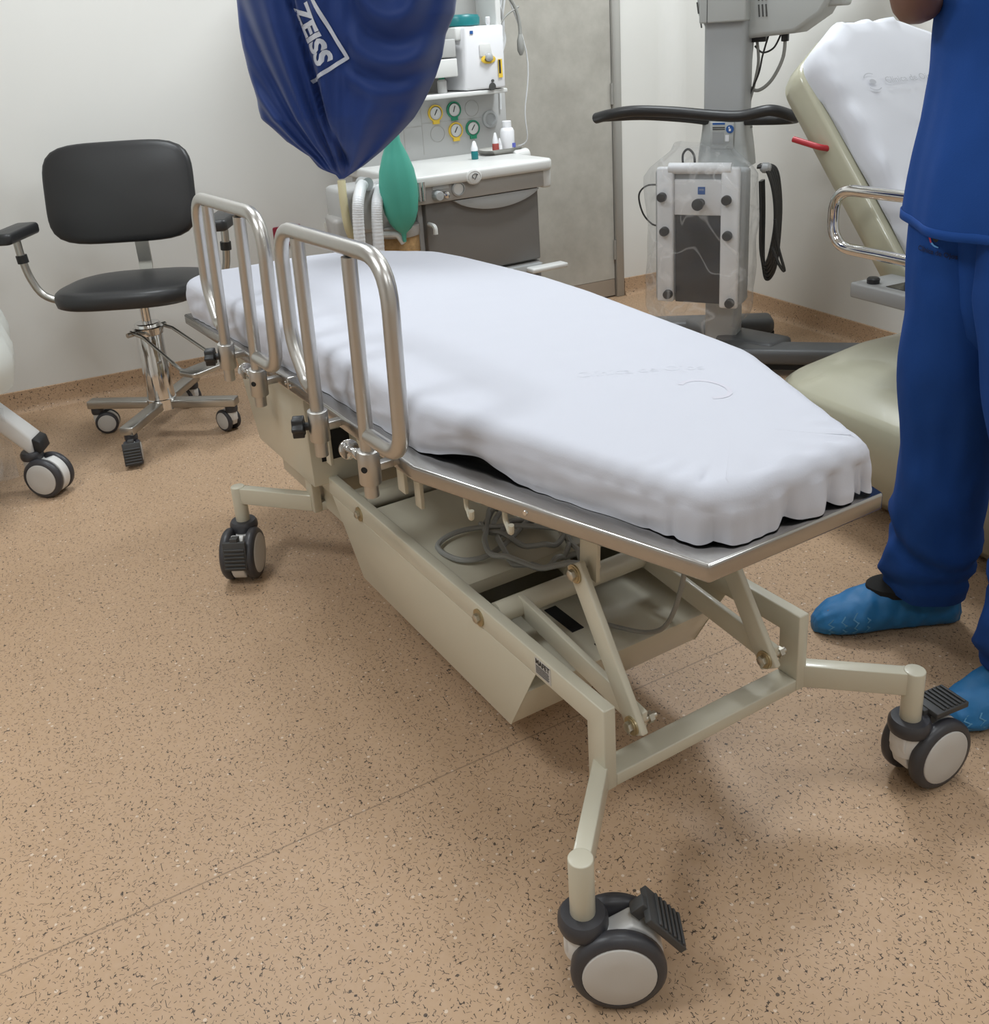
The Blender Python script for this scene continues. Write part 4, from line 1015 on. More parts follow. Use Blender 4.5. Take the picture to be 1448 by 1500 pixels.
# housing on top of the column, cantilever arm above the picture
sl = MB(); sl.box(-0.088, 0.082, -0.095, 0.12, 1.315, 1.70); sl.build('column_head', 'mslight', ms, bevel=0.006)
MB().box(-0.0585, -0.0565, -0.0965, -0.09, 1.316, 1.70).build('panel_seam', 'andark', ms)
ho = MB(); pf = [(-0.155, 1.75), (-0.115, 1.345), (-0.065, 1.262), (-0.02, 1.248), (0.24, 1.262), (0.33, 1.32), (0.375, 1.40), (0.385, 1.75)]
ho.prism(pf, 0.0, 0.26, Matrix(((1, 0, 0, 0), (0, 0, 1, -0.02), (0, 1, 0, 0), (0, 0, 0, 1))))
ho.build('electronics_housing', 'mslight', ms, bevel=0.018, seg=3)
for i in range(3):
    for j in range(2):
        z = 1.325 + 0.055 * j; x = 0.115 + 0.013 * i - 0.004 * j
        MB().bar((x, -0.0215, z), (x - 0.004, -0.0215, z + 0.042), 0.005, 0.003, (0, 1, 0)).build('vent_slot', 'andark', ms)
for j in range(3):
    for i in range(2):
        z = 1.30 + 0.05 * j; x = -0.098 - 0.012 * j + 0.016 * i
        MB().bar((x, -0.0215, z), (x - 0.006, -0.0215, z + 0.04), 0.005, 0.003, (0, 1, 0)).build('vent_slot', 'andark', ms)
MB().box(0.315, 0.40, 0.02, 0.20, 1.345, 1.46).build('side_cover', 'mslight', ms, bevel=0.01)
# control panel box
bx = MB(); bx.box(-0.235, 0.115, -0.165, -0.075, 0.285, 0.800); bx.build('panel_body', 'msgrey', ms, bevel=0.012)
for (x0, x1, zb) in ((-0.222, -0.155, 0.285), (0.028, 0.098, 0.272)):
    MB().box(x0, x1, -0.188, -0.160, zb, 0.812).build('side_rail', 'mswhite', ms, bevel=0.008)
MB().cyl((-0.175, -0.172, 0.806), (0.065, -0.172, 0.806), 0.021, seg=18).build('grip_bar', 'mswhite', ms)
MB().box(-0.155, 0.028, -0.176, -0.164, 0.630, 0.765).build('upper_panel', 'mswhite', ms, bevel=0.003)
MB().box(-0.150, 0.030, -0.174, -0.164, 0.285, 0.630).build('screen', 'screen', ms, bevel=0.002)
MB().box(-0.062, -0.034, -0.1775, -0.1755, 0.710, 0.738).build('badge', 'logoblue', ms)
text_obj('ZEISS', 0.0085, lambda x, y: (-0.048 + x, -0.1782, 0.727 + y), 'badge_text', 'print', ms)
for (kx, kz) in ((-0.198, 0.700), (-0.188, 0.568), (0.052, 0.692), (0.058, 0.558), (-0.174, 0.318), (0.072, 0.296)):
    MB().lathe([(0.0185, 0), (0.0175, 0.020), (0.015, 0.023), (0.001, 0.0235)], Matrix.Translation((kx, -0.187, kz)) @ Rx, 22).build('knob', 'black', ms)
MB().lathe([(0.016, 0), (0.014, 0.015), (0.022, 0.035), (0.022, 0.050), (0.001, 0.052)], Matrix.Translation((-0.050, -0.176, 0.678)) @ Rx, 22).build('joystick', 'black', ms)
# cables of the microscope
def wire(pts, r, m, par, name='cable'): return MB().tube(cat_rom(pts, 8), r, 8).build(name, m, par)
wire([(0.09, 0.05, 1.26), (0.10, 0.05, 1.17), (0.085, 0.05, 1.08), (0.07, 0.04, 1.0), (0.085, 0.03, 0.93)], 0.0055, 'cable', ms)
wire([(0.075, 0.06, 1.26), (0.068, 0.06, 1.14), (0.065, 0.05, 1.02), (0.08, 0.03, 0.93)], 0.005, 'cable', ms)
wire([(0.195, 0.05, 1.262), (0.19, 0.05, 1.18), (0.15, 0.05, 1.10), (0.10, 0.05, 1.065), (0.06, 0.05, 1.085)], 0.0065, 'cable', ms)
wire([(0.18, 0.05, 1.262), (0.155, 0.05, 1.215), (0.115, 0.05, 1.20), (0.085, 0.05, 1.225)], 0.0035, 'blackcable', ms)
wire([(0.135, 0.05, 1.262), (0.115, 0.05, 1.19), (0.10, 0.05, 1.12), (0.06, 0.03, 1.02)], 0.0035, 'blackcable', ms)
MB().box(0.075, 0.125, 0.03, 0.07, 1.238, 1.262).build('plug', 'black', ms, bevel=0.003)
MB().box(0.183, 0.207, 0.035, 0.065, 1.235, 1.265).build('plug', 'black', ms, bevel=0.003)
for k in range(5):
    o = 0.011 * k
    wire([(0.130, -0.05 + o, 0.795), (0.165 + 0.5 * o, -0.05 + o, 0.785), (0.195 + 0.3 * o, -0.05 + o, 0.70), (0.205 + 0.2 * o, -0.05 + o, 0.58), (0.188 + 0.3 * o, -0.045 + o, 0.46 - 1.2 * o), (0.168, -0.04 + o, 0.42 - 1.6 * o), (0.152, -0.04 + o, 0.48 - o), (0.148, -0.04 + o, 0.62), (0.142, -0.04 + o, 0.74)], 0.0075, 'blackcable', ms)
wire([(0.205, -0.06, 0.60), (0.220, -0.06, 0.50), (0.248, -0.06, 0.405), (0.228, -0.06, 0.425), (0.195, -0.05, 0.49)], 0.006, 'blackcable', ms)
MB().lathe([(0.012, 0), (0.020, 0.01), (0.020, 0.03), (0.012, 0.04)], Matrix.Translation((0.14, -0.04, 0.79)) @ Matrix.Rotation(pi / 2, 4, 'Y'), 16).build('cable_grommet', 'msgrey', ms)
wire([(-0.225, -0.12, 0.735), (-0.275, -0.14, 0.735), (-0.305, -0.15, 0.700), (-0.290, -0.15, 0.63), (-0.255, -0.14, 0.585), (-0.225, -0.12, 0.575)], 0.0035, 'blackcable', ms)
wire([(-0.135, -0.12, 0.80), (-0.135, -0.13, 0.85), (-0.115, -0.13, 0.872), (-0.092, -0.13, 0.85), (-0.09, -0.12, 0.80)], 0.0045, 'blackcable', ms)
# arm reaching over the gurney to the draped head
Mms = Matrix.Translation(MS) @ Matrix.Rotation(msz, 4, 'Z')
DRP = Vector((-1.779, 0.028, 1.0))
arm_end = Mms.inverted() @ Vector((-1.80, 0.06, 1.84))
am = MB(); am.bar((0.0, 0.02, 1.80), (arm_end.x, arm_end.y, 1.86), 0.11, 0.13); am.cyl((0.0, 0.02, 1.70), (0, 0.02, 1.76), 0.09, seg=28); am.build('support_arm', 'mslight', ms, bevel=0.015)
hd = MB(); hd.cyl((arm_end.x, arm_end.y, 1.86), (arm_end.x, arm_end.y, 1.56), 0.05, seg=24); hd.build('head_mount', 'mslight', ms)
ohd = MB(); ohd.box(-0.11, 0.11, -0.09, 0.09, 1.38, 1.60, Matrix.Translation((arm_end.x, arm_end.y, 0))); ohd.build('optical_head', 'mslight', ms, bevel=0.03)

# crinkled clear bag over the control panel
fb = MB(); R = []
for i in range(26):
    z = 0.16 + 0.74 * i / 25; t = i / 25
    w_ = 0.40 - 0.12 * sm((0.16 - t) / 0.16) - 0.20 * sm((t - 0.84) / 0.16); d_ = 0.19 - 0.05 * sm((t - 0.8) / 0.2)
    ring = []
    for k in range(72):
        a = 2 * pi * k / 72; ca, sa = cos(a), sin(a); n_ = 6
        q = (abs(ca) ** n_ + abs(sa) ** n_) ** (-1 / n_)
        p = Vector((w_ / 2 * q * ca - 0.055, d_ / 2 * q * sa - 0.150, z))
        kx = nz(p.x * 9 + 3, p.y * 9, z * 9) * 0.020 + nz(p.x * 25, p.y * 25, z * 14) * 0.008
        kx = max(kx, -0.004)
        p.x += ca * kx; p.y += sa * kx; p.z += 0.015 * nz(p.x * 12, 2, z * 6)
        ring.append(p)
    R.append(ring)
fb.rings(R, False); fbo = fb.build('clear_bag', 'film', sharp=180)
fbo.matrix_world = Mms
tag(fbo, 'crinkled clear plastic bag pulled over the microscope control panel', 'plastic bag')

# ------------------------------------------------------------------ blue drape bag over the microscope head
DO_ = Vector((-1.779, 0.028, 1.261)); da = radians(63.865)
SIL = [(1.66, -0.12, 0.14), (1.63, -0.20, 0.23), (1.56, -0.262, 0.30), (1.456, -0.282, 0.312), (1.385, -0.284, 0.298), (1.335, -0.283, 0.270), (1.28, -0.277, 0.256), (1.228, -0.268, 0.234), (1.176, -0.268, 0.203), (1.146, -0.266, 0.183),
       (1.12, -0.240, 0.163), (1.08, -0.205, 0.118), (1.035, -0.145, 0.062), (1.00, -0.120, 0.010), (0.978, -0.075, -0.030), (0.966, -0.068, -0.052)]
def sil(z):
    for (a, b) in zip(SIL[:-1], SIL[1:]):
        if a[0] >= z >= b[0]:
            t = (a[0] - z) / (a[0] - b[0]); t = t
            return a[1] + (b[1] - a[1]) * t, a[2] + (b[2] - a[2]) * t
    return SIL[-1][1], SIL[-1][2]
def drape_pt(u, z):    # u 0..1 around, 0.25 = towards the viewer side (-y)
    l, r = sil(z); cx = (l + r) / 2; a = (r - l) / 2
    th = 2 * pi * u
    x = cx - a * cos(th); y0 = -min(0.24, a * 0.78) * sin(th)
    # folds
    front = max(0.0, sin(th)); 
    vx = x + 0.055; vz = z - 0.955
    ang = math.atan2(vx, vz + 0.02)
    left = sm((0.06 - (x + 0.02 - (z - 1.2) * 0.25)) / 0.10)
    pl = 0.020 * sin(ang * 21 + 1.0 + 2.5 * nz(z * 2)) + 0.009 * sin(ang * 51 + 2 * nz(z * 3, 4)) 
    rho = sqrt(((x - 0.145) / 0.72) ** 2 + (z - 1.50) ** 2)
    win = sm((0.36 - rho) / 0.10)
    sw = win * 0.020 * sin(rho * 66 + 1.5 * nz(x * 5, z * 5)) + (1 - win) * (0.012 * sin(ang * 15 + 0.6) + 0.006 * sin((x + z * 0.6) * 38 + 2))
    f = left * pl * min(1, (z - 0.95) / 0.12) + (1 - left) * sw
    crease = -0.045 * exp(-((x + 0.075 - (1.25 - z) * 0.16) / 0.010) ** 2) * sm((z - 1.0) / 0.05)
    amp = min(1, a / 0.08)
    return Vector((x, y0 - (f + crease) * amp * front ** 0.6 + 0.014 * (1 - front) * sin(th * 9 + z * 6) * amp, z))
db = MB((0, 0, 1.261)); zs = [0.966 + (1.66 - 0.966) * (k / 110) for k in range(111)]
db.grid(220, 111, lambda i, j: drape_pt(i / 220, zs[j]), True)
dbo = db.build('blue_drape', 'drape', sharp=180); dbo.location = DO_; dbo.rotation_euler = (0, 0, da)
tag(dbo, 'navy blue cloth dust cover hanging over the microscope head above the gurney', 'dust cover')
def drape_front(x, z):
    lo, hi = 0.02, 0.48
    for _ in range(24):
        m_ = (lo + hi) / 2
        if drape_pt(m_, z).x < x: lo = m_
        else: hi = m_
    p = drape_pt(lo, z); return Vector((x, p.y - 0.004, z - 1.261))
la = radians(-71)      # writing runs steeply downwards
ex, ez = Vector((cos(la), sin(la))), Vector((-sin(la), cos(la)))
def on_drape(ox, oz): return lambda x, y: drape_front(ox + x * ex.x + y * ez.x, oz + x * ex.y + y * ez.y)
text_obj('ZEISS', 0.064, on_drape(-0.060, 1.352), 'brand_letters', 'print', dbo, bold=0.0028, sub=2, spacing=1.0)
fr_ = MB(); 
def strip(p, q, w, n=30):
    p = Vector(p); q = Vector(q); d_ = (q - p).normalized(); s_ = Vector((-d_.y, d_.x)) * w / 2
    def fn(i, j):
        c_ = p.lerp(q, i / n) + s_ * (1 if j else -1); return drape_front(c_.x, c_.y) - Vector((0, 0.001, 0))
    fr_.grid(n + 1, 2, fn)
strip((-0.096, 1.56), (0.022, 1.290), 0.0095); strip((0.024, 1.294), (-0.082, 1.238), 0.0095)
fr_.build('printed_frame', 'print', dbo)

# ------------------------------------------------------------------ second operating chair by the right wall
OP = Vector((-0.78, 1.47, 0))
op = empty('operating_chair', OP, 0)
tag(op, 'khaki operating chair with raised backrest and chrome arm loop, behind the standing person', 'operating chair')
def OB(): return MB(OP)
bx_, bz_ = Vector((-1.345, 0, 1.185)), Vector((-0.915, 0, 0.700))
bu = (bx_ - bz_).normalized(); bn = Vector((bu.z * 1, 0, -bu.x)).normalized()      # bn: front normal (towards the foot end)
if bn.x < 0: bn = -bn
LB = (bx_ - bz_).length
def back_pt(s, y, d): return bz_ + bu * s + Vector((0, y, 0)) + bn * d      # s along the back, y world, d towards the front
YC = 1.505
bo = [(-0.12, -0.27), (LB + 0.005, -0.265), (LB + 0.105, -0.115), (LB + 0.105, 0.105), (LB + 0.005, 0.265), (-0.12, 0.27)]
bof = [(p.x, p.y) for p in fillet([(a, b, 0) for a, b in bo], [0.02, 0.10, 0.04, 0.04, 0.10, 0.02], 7, True)]
rim = OB(); R = []
for (sc, d) in ((0.90, -0.115), (0.985, -0.105), (1.0, -0.075), (1.0, -0.030), (0.985, -0.018), (0.97, -0.016)):
    R.append([back_pt(LB / 2 + (s - LB / 2) * sc, YC + y * sc, d) for s, y in bof])
rim.rings(R); rim.build('backrest_shell', 'khaki', op, sharp=60)
cu_ = OB(); R = []
for (sc, d) in ((0.84, -0.017), (0.86, 0.025), (0.82, 0.04), (0.6, 0.045)):
    R.append([back_pt(LB / 2 + (s - LB / 2) * sc, YC + y * sc, d) for s, y in bof])
cu_.rings(R); cu_.build('backrest_cushion', 'black', op)
se = OB(); se.box(-0.93, -0.10, 1.20, 1.74, 0.56, 0.63); se.build('seat_shell', 'khaki', op, bevel=0.03, seg=3)
se = OB(); se.box(-0.90, -0.10, 1.22, 1.72, 0.63, 0.70); se.build('seat_cushion', 'black', op, bevel=0.02)
co_ = OB(); co_.prism(rrect(0.20, 0.20, 0.04), 0.38, 0.57, Matrix.Translation((-0.86, 1.50, 0))); co_.build('column', 'msgrey', op)
MB(OP).prism(rrect(0.30, 0.26, 0.05), 0.42, 0.455, Matrix.Translation((-0.86, 1.50, 0))).build('column_collar', 'khaki', op, bevel=0.01)
# moulded base shell
sb = OB(); R = []
for (z, x0, x1, y0, y1, r) in ((0.03, -1.06, 0.30, 1.10, 1.80, 0.16), (0.10, -1.13, 0.32, 1.02, 1.86, 0.2), (0.24, -1.17, 0.28, 0.975, 1.89, 0.22), (0.325, -1.175, 0.20, 0.965, 1.89, 0.2), (0.345, -1.15, 0.10, 0.985, 1.87, 0.18), (0.40, -1.09, -0.45, 1.16, 1.78, 0.15), (0.43, -1.00, -0.66, 1.30, 1.70, 0.1)):
    w_, h_ = x1 - x0, y1 - y0
    R.append([Vector((x + (x0 + x1) / 2, y + (y0 + y1) / 2, z)) for x, y in rrect(w_, h_, r, 8)])
sb.rings(R); sb.build('base_shell', 'khaki', op, bevel=0.0, sharp=70)
MB(OP).box(-1.02, 0.28, 1.22, 1.74, 0.005, 0.035).build('base_plinth', 'blackgap', op)
cl_ = fillet([(-0.62, 1.115, 0.885), (-1.055, 1.115, 0.878), (-1.055, 1.115, 0.722), (-0.62, 1.115, 0.722)], 0.072, 9)
cl_ = [Vector((-0.60, 1.20, 0.60)), Vector((-0.60, 1.13, 0.66))] + [Vector((-0.60, 1.115, 0.722))] + list(reversed(cl_))[1:-1] + [Vector((-0.60, 1.115, 0.885))]
OB().tube(cl_, 0.0155, 14).build('arm_loop', 'chrome', op)
lv = OB(); lv.tube(fillet([(-1.215, 1.26, 0.955), (-1.225, 1.215, 0.965), (-1.305, 1.19, 0.985)], 0.02, 5), 0.009, 10); lv.build('release_lever', 'red', op)
tr_ = OB(); tr_.box(-0.955, -0.50, 1.09, 1.30, 0.600, 0.642); tr_.build('side_tray', 'traygrey', op, bevel=0.006)
OB().box(-0.86, -0.52, 1.12, 1.27, 0.6425, 0.6435).build('tray_pad', 'screen', op)
OB().lathe([(0.016, 0.0), (0.017, 0.012), (0.013, 0.016), (0.001, 0.0165)], Matrix.Translation((-0.908, 1.125, 0.642)), 18).build('tray_knob', 'black', op)
em = OB()
for k in range(2): em.tube([(-0.30 + 0.0 * k, 1.060 - 0.0, 0.18 - 0.03 * k), (0.05, 1.060, 0.18 - 0.03 * k)], 0.004, 6)
text_obj('as', 0.085, lambda x, y: (-0.13 + x - OP.x, 1.052 - OP.y, 0.155 + y), 'base_letters', 'ink', op, bold=0.004)
# white sheet over the backrest
s2 = MB(OP); R = []
rows = [(0.955, -0.050, 2), (0.962, -0.014, 2), (0.965, 0.0, 0), (0.965, 0.025, 0), (0.955, 0.045, 0), (0.93, 0.060, 0), (0.89, 0.067, 1), (0.8, 0.070, 1), (0.6, 0.073, 1), (0.3, 0.074, 1), (0.0, 0.074, 1)]
dense = []
for i, (s, y) in enumerate(bof):
    q = bof[(i + 1) % len(bof)]; L_ = max(1, int(((q[0] - s) ** 2 + (q[1] - y) ** 2) ** 0.5 / 0.012))
    for k in range(L_): dense.append((s + (q[0] - s) * k / L_, y + (q[1] - y) * k / L_))
for (sc, d, inner) in rows:
    ring = []
    for i, (s, y) in enumerate(dense):
        w = (0.006 * nz(s * 9, y * 9, d * 30) if inner != 1 else 0.0) + (0.006 * sin(i * 0.55 + 3 * nz(s * 8, y * 8)) if not inner else 0.0)
        wid = sm((s - (LB - 0.20)) / 0.17)
        sy_ = sc - 0.010 + 0.045 * wid; yy = YC + y * (sy_ if inner != 1 else sc * (0.985 + 0.045 * wid)) + 0.012; ss = LB / 2 + (s - LB / 2) * (sc + 0.045 * (1 if inner != 1 else 0.9))
        if inner == 2: d2 = d if wid > 0.5 else -0.012
        else: d2 = d
        ring.append(back_pt(ss, yy, d2 + w + (0.012 * nz(s * 5, 7) if inner != 1 else 0.0045 * nz(ss * 9, yy * 9))) )
    R.append(ring)
s2.rings(R, False); s2o = s2.build('chair_sheet', 'sheet2', sharp=180); s2o.location = OP
tag(s2o, 'white sheet with a printed eye emblem, covering the raised backrest of the operating chair', 'sheet')
def on_back(s, y): 
    p = back_pt(s, y, 0.083); return p - OP
text_obj('Clínica de Ojos', 0.031, lambda x, y: on_back(LB - 0.143 + y, 1.510 + x), 'printed_name', 'faintink', s2o, sub=1)
eyem = MB(); 
for (r0, a0, a1, w_) in ((0.028, 60, 150, 0.003), (0.028, 220, 310, 0.003)):
    eyem.grid(12, 2, lambda i, j: on_back(LB - 0.143 + (r0 + w_ * j) * sin(radians(a0 + (a1 - a0) * i / 11)), 1.366 + (r0 + w_ * j) * cos(radians(a0 + (a1 - a0) * i / 11))))
eyem.grid(16, 2, lambda i, j: on_back(LB - 0.143 + 0.009 * j * sin(2 * pi * i / 15), 1.366 + 0.012 * j * cos(2 * pi * i / 15)))
eyem.build('printed_emblem', 'faintink', s2o)

# ------------------------------------------------------------------ equipment cart at the left edge
CT = Vector((-2.42, -1.22, 0))
ct = empty('equipment_cart', CT, 0)
tag(ct, 'white wheeled equipment cart wrapped in clear film, at the left edge of the photo', 'cart')
caster(ct, Vector((-2.375, -1.000, 0)) - CT, radians(53), None, D=0.135, col=None)
caster(ct, Vector((-2.90, -1.28, 0)) - CT, radians(200), None, D=0.135, col=None)
caster(ct, Vector((-2.10, -1.55, 0)) - CT, radians(280), None, D=0.135, col=None)
def T_(): return MB(CT)
lg2 = T_(); lg2.hexa([(-2.43, -1.17, 0.36), (-2.37, -1.17, 0.36), (-2.35, -0.995, 0.13), (-2.42, -0.965, 0.13), (-2.45, -1.16, 0.45), (-2.37, -1.17, 0.45), (-2.36, -0.99, 0.195), (-2.43, -0.96, 0.195)])
lg2.build('leg', 'castwhite', ct, bevel=0.008)
T_().hexa([(-2.425, -0.962, 0.135), (-2.355, -0.99, 0.135), (-2.34, -0.965, 0.15), (-2.41, -0.94, 0.15), (-2.435, -0.965, 0.195), (-2.365, -0.995, 0.195), (-2.345, -0.97, 0.185), (-2.415, -0.945, 0.185)]).build('leg_cap', 'black', ct, bevel=0.004)
for (x0, y0) in ((-2.90, -1.28), (-2.10, -1.55)):
    l3 = T_(); l3.bar((-2.42, -1.30, 0.26), (x0, y0, 0.15), 0.07, 0.05); l3.build('leg', 'castwhite', ct, bevel=0.008)
T_().prism(rrect(0.36, 0.36, 0.06), 0.20, 1.25, Matrix.Translation((-2.42, -1.34, 0))).build('column_cabinet', 'castwhite', ct, bevel=0.01)
fl = T_(); fl.grid(20, 14, lambda i, j: Vector((-2.40 + 0.02 * sin(i * 0.7) + 0.04 * nz(i * 0.3, j * 0.3) + 0.05 * j / 13, -1.55 + 0.5 * i / 19, 0.42 - 0.335 * (j / 13) - 0.03 * nz(i * 0.25, j * 0.2, 4) - 0.10 * sm((i / 19 - 0.7) / 0.3) * (1 - j / 13))))
flo = fl.build('film_skirt', 'film', ct, sharp=180)
# white plastic cover hanging over it
wc = MB(CT); R = []
for i in range(22):
    z = 0.415 + 0.95 * i / 21; t = i / 21
    w_ = 0.56 + 0.05 * exp(-((z - 0.50) / 0.07) ** 2) - 0.16 * sm((z - 0.55) / 0.7)
    ring = []
    for k in range(64):
        a = 2 * pi * k / 64; ca, sa = cos(a), sin(a)
        q = (abs(ca) ** 4 + abs(sa) ** 4) ** (-0.25)
        kx = 0.022 * nz(ca * 2.2 + 5, sa * 2.2, z * 2.2) + 0.010 * sin(a * 13 + 3 * nz(z * 3)) * (1 - t)
        ring.append(Vector((-2.42 + (w_ / 2 * q + kx) * ca, -1.285 + (w_ / 2 * q + kx) * sa, z + 0.02 * nz(ca * 3, sa * 3, 9) * (1 - t))))
    R.append(ring)
top_ = R[-1]; cen = sum(top_, Vector()) / len(top_)
for f_, dz_ in ((0.9, 0.02), (0.6, 0.03), (0.02, 0.035)): R.append([cen.lerp(p, f_) + Vector((0, 0, dz_)) for p in top_])
wc.rings(R, False); wco = wc.build('plastic_cover', 'whiteplastic', sharp=180); wco.location = CT
tag(wco, 'white plastic dust cover draped over the cart at the left edge', 'dust cover')

# ------------------------------------------------------------------ standing person in blue scrubs
PE = Vector((-0.228, 0.722, 0)); pz = radians(-11.5)
pe = empty('person', PE, pz)
tag(pe, 'person standing in royal blue scrubs and blue shoe covers, facing the gurney with raised forearms', 'person')
Mp = (Matrix.Translation(PE) @ Matrix.Rotation(pz, 4, 'Z')).inverted()
def pl_(x, y, z): return Mp @ Vector((x, y, z))       # world to person local
# body: one skin surface. local: facing -y, the person's right is -x
V = []; E = []; RAD = []
def nv(p, r, par=None):
    V.append(Vector(p)); RAD.append(r if isinstance(r, tuple) else (r, r))
    if par is not None: E.append((par, len(V) - 1))
    return len(V) - 1
pel = nv((0, 0, 0.90), (0.13, 0.10))
bel = nv((0, 0.005, 1.03), (0.125, 0.095), pel)
che = nv((0, 0.01, 1.22), (0.135, 0.10), bel)
col_ = nv((0, 0.02, 1.36), (0.09, 0.075), che)
nek = nv((0, 0.015, 1.43), 0.052, col_)
hd0 = nv((0, 0.0, 1.49), (0.062, 0.068), nek)
hd1 = nv((0, -0.005, 1.555), (0.072, 0.088), hd0)
hd2 = nv((0, 0.005, 1.625), (0.068, 0.082), hd1)
hd3 = nv((0, 0.01, 1.665), (0.040, 0.05), hd2)
nos = nv((0, -0.098, 1.535), 0.011, hd1)
hips = {-1: (pl_(-0.312, 0.748, 0.83), pl_(-0.336, 0.766, 0.47), pl_(-0.370, 0.775, 0.10)), 1: (pl_(-0.125, 0.71, 0.83), pl_(-0.065, 0.73, 0.47), pl_(-0.060, 0.710, 0.10))}
for s in (-1, 1):
    h, k_, an = hips[s]
    a = nv(h, (0.082, 0.085), pel); b = nv(k_, 0.056, a); b2 = nv(k_.lerp(an, 0.4) + Vector((0, 0.012, 0)), 0.052, b); d = nv(an, 0.036, b2)
    toe = (pl_(-0.470, 0.575, 0.035), pl_(-0.100, 0.555, 0.035))[0 if s < 0 else 1]
    f1 = nv(an.lerp(toe, 0.35) * 1.0 + Vector((0, 0, -0.035)), (0.028, 0.022), d); nv(toe, (0.026, 0.014), f1)
arms = {-1: [(-0.150, 0.02, 1.345), (-0.165, -0.085, 1.345), (-0.085, -0.172, 1.325), (-0.02, -0.255, 1.45), (0.0, -0.275, 1.48)], 1: [(0.175, 0.01, 1.340), (0.240, -0.10, 1.400), (0.185, -0.215, 1.420), (0.07, -0.30, 1.48), (0.035, -0.325, 1.51)]}
for s in (-1, 1):
    A = [Vector(p) for p in arms[s]]
    sh0 = nv(A[0], 0.058, col_); u1 = nv(A[1], 0.046, sh0); el = nv(A[2], 0.041, u1); fa = nv(A[2].lerp(A[3], 0.4), 0.040, el); wr_ = nv(A[3], (0.026, 0.022), fa); pm_ = nv(A[4], (0.036, 0.015), wr_)
    fd = (A[4] - A[3]).normalized(); side = fd.cross(Vector((0, 1, 0.3))).normalized(); cur = side.cross(fd).normalized()
    for q in range(4):
        b0 = A[4] + fd * 0.035 + side * (-0.027 + 0.018 * q)
        ln_ = (0.030, 0.036, 0.034, 0.026)[q]
        i1 = nv(b0, 0.0085, pm_); i2 = nv(b0 + fd * ln_ + cur * 0.008, 0.0080, i1); nv(b0 + fd * (ln_ * 1.55) + cur * 0.030, 0.0070, i2)
    t0 = nv(A[3] + fd * 0.025 + side * 0.036 + cur * 0.010, 0.0100, wr_); t1 = nv(A[3] + fd * 0.055 + side * 0.052 + cur * 0.025, 0.0095, t0); nv(A[3] + fd * 0.080 + side * 0.050 + cur * 0.040, 0.0080, t1)
me = bpy.data.meshes.new('body'); me.from_pydata([tuple(v) for v in V], E, [])
body_o = bpy.data.objects.new('body', me); COL.objects.link(body_o); body_o.parent = pe
sk = body_o.modifiers.new('skin', 'SKIN'); sk.use_smooth_shade = True; sk.branch_smoothing = 0.3
for i, r in enumerate(RAD): me.skin_vertices[0].data[i].radius = r
me.skin_vertices[0].data[0].use_root = True
sb_ = body_o.modifiers.new('sub', 'SUBSURF'); sb_.levels = 2; sb_.render_levels = 2
me.materials.append(M['skin'])
# hair, eyes, mouth, ears
hb_ = MB(); hb_.ellipsoid((0, 0.022, 1.605), 0.082, 0.098, 0.088, 28, 16); hb_.build('hair', 'hair', pe)
for s in (-1, 1):
    MB().ellipsoid((s * 0.028, -0.071, 1.563), 0.011, 0.008, 0.006, 14, 8).build('eye', 'eye', pe)
    MB().ellipsoid((s * 0.076, 0.01, 1.545), 0.008, 0.020, 0.030, 14, 8).build('ear', 'skin', pe)
MB().ellipsoid((0, -0.080, 1.497), 0.024, 0.010, 0.007, 16, 8).build('mouth', 'lip', pe)
# scrub trousers: each leg a loft of wrinkled rings, joined at the seat
def leg_rings(s):
    h, k_, an = hips[s]; R = []; rows = 64
    for i in range(rows + 1):
        t = i / rows; z = 0.96 - (0.96 - 0.095) * t
        if z > h.z: c0 = Vector((h.x, h.y, 0))
        elif z > k_.z: f = (h.z - z) / (h.z - k_.z); c0 = h.lerp(k_, f)
        else: f = (k_.z - z) / (k_.z - an.z); c0 = k_.lerp(an, f)
        rx = 0.088 + 0.024 * sm((z - 0.42) / 0.25); ry = 0.094 + 0.028 * sm((z - 0.42) / 0.25)
        rx += 0.006 * exp(-((z - 0.22) / 0.05) ** 2); ring = []
        for k in range(72):
            a = 2 * pi * k / 72; ca, sa = cos(a), sin(a)
            w = 0.008 * nz(ca * 1.3 + s * 7, sa * 1.3, z * 5) + 0.004 * nz(ca * 3, sa * 3 + s, z * 11)
            lo = sm((0.42 - z) / 0.22)
            w += lo * 0.006 * (sin(z * 36 + 3.2 * sa + 2.2 * ca + 3.5 * nz(ca, sa, z * 3))) * (0.5 + 0.5 * nz(ca * 1.2, sa * 1.2, z * 4 + 5) + 0.25)
            w += 0.007 * exp(-((z - 0.275 + 0.05 * ca) / 0.016) ** 2) - 0.010 * exp(-((z - 0.235 + 0.04 * ca) / 0.012) ** 2)
            w += 0.006 * exp(-((z - 0.165 - 0.03 * ca) / 0.018) ** 2) - 0.008 * exp(-((z - 0.135 - 0.02 * ca) / 0.012) ** 2)
            fl_ = 1 - 0.10 * sm((0.14 - z) / 0.05)
            ring.append(Vector((c0.x + (rx * fl_ + w) * ca, c0.y + (ry * fl_ + w) * sa, z + 0.012 * sm((0.16 - z) / 0.06) * (-sa) * 0.6)))
        R.append(ring)
    return R
tb_ = MB()
for s in (-1, 1): tb_.rings(leg_rings(s), False)
sr = []
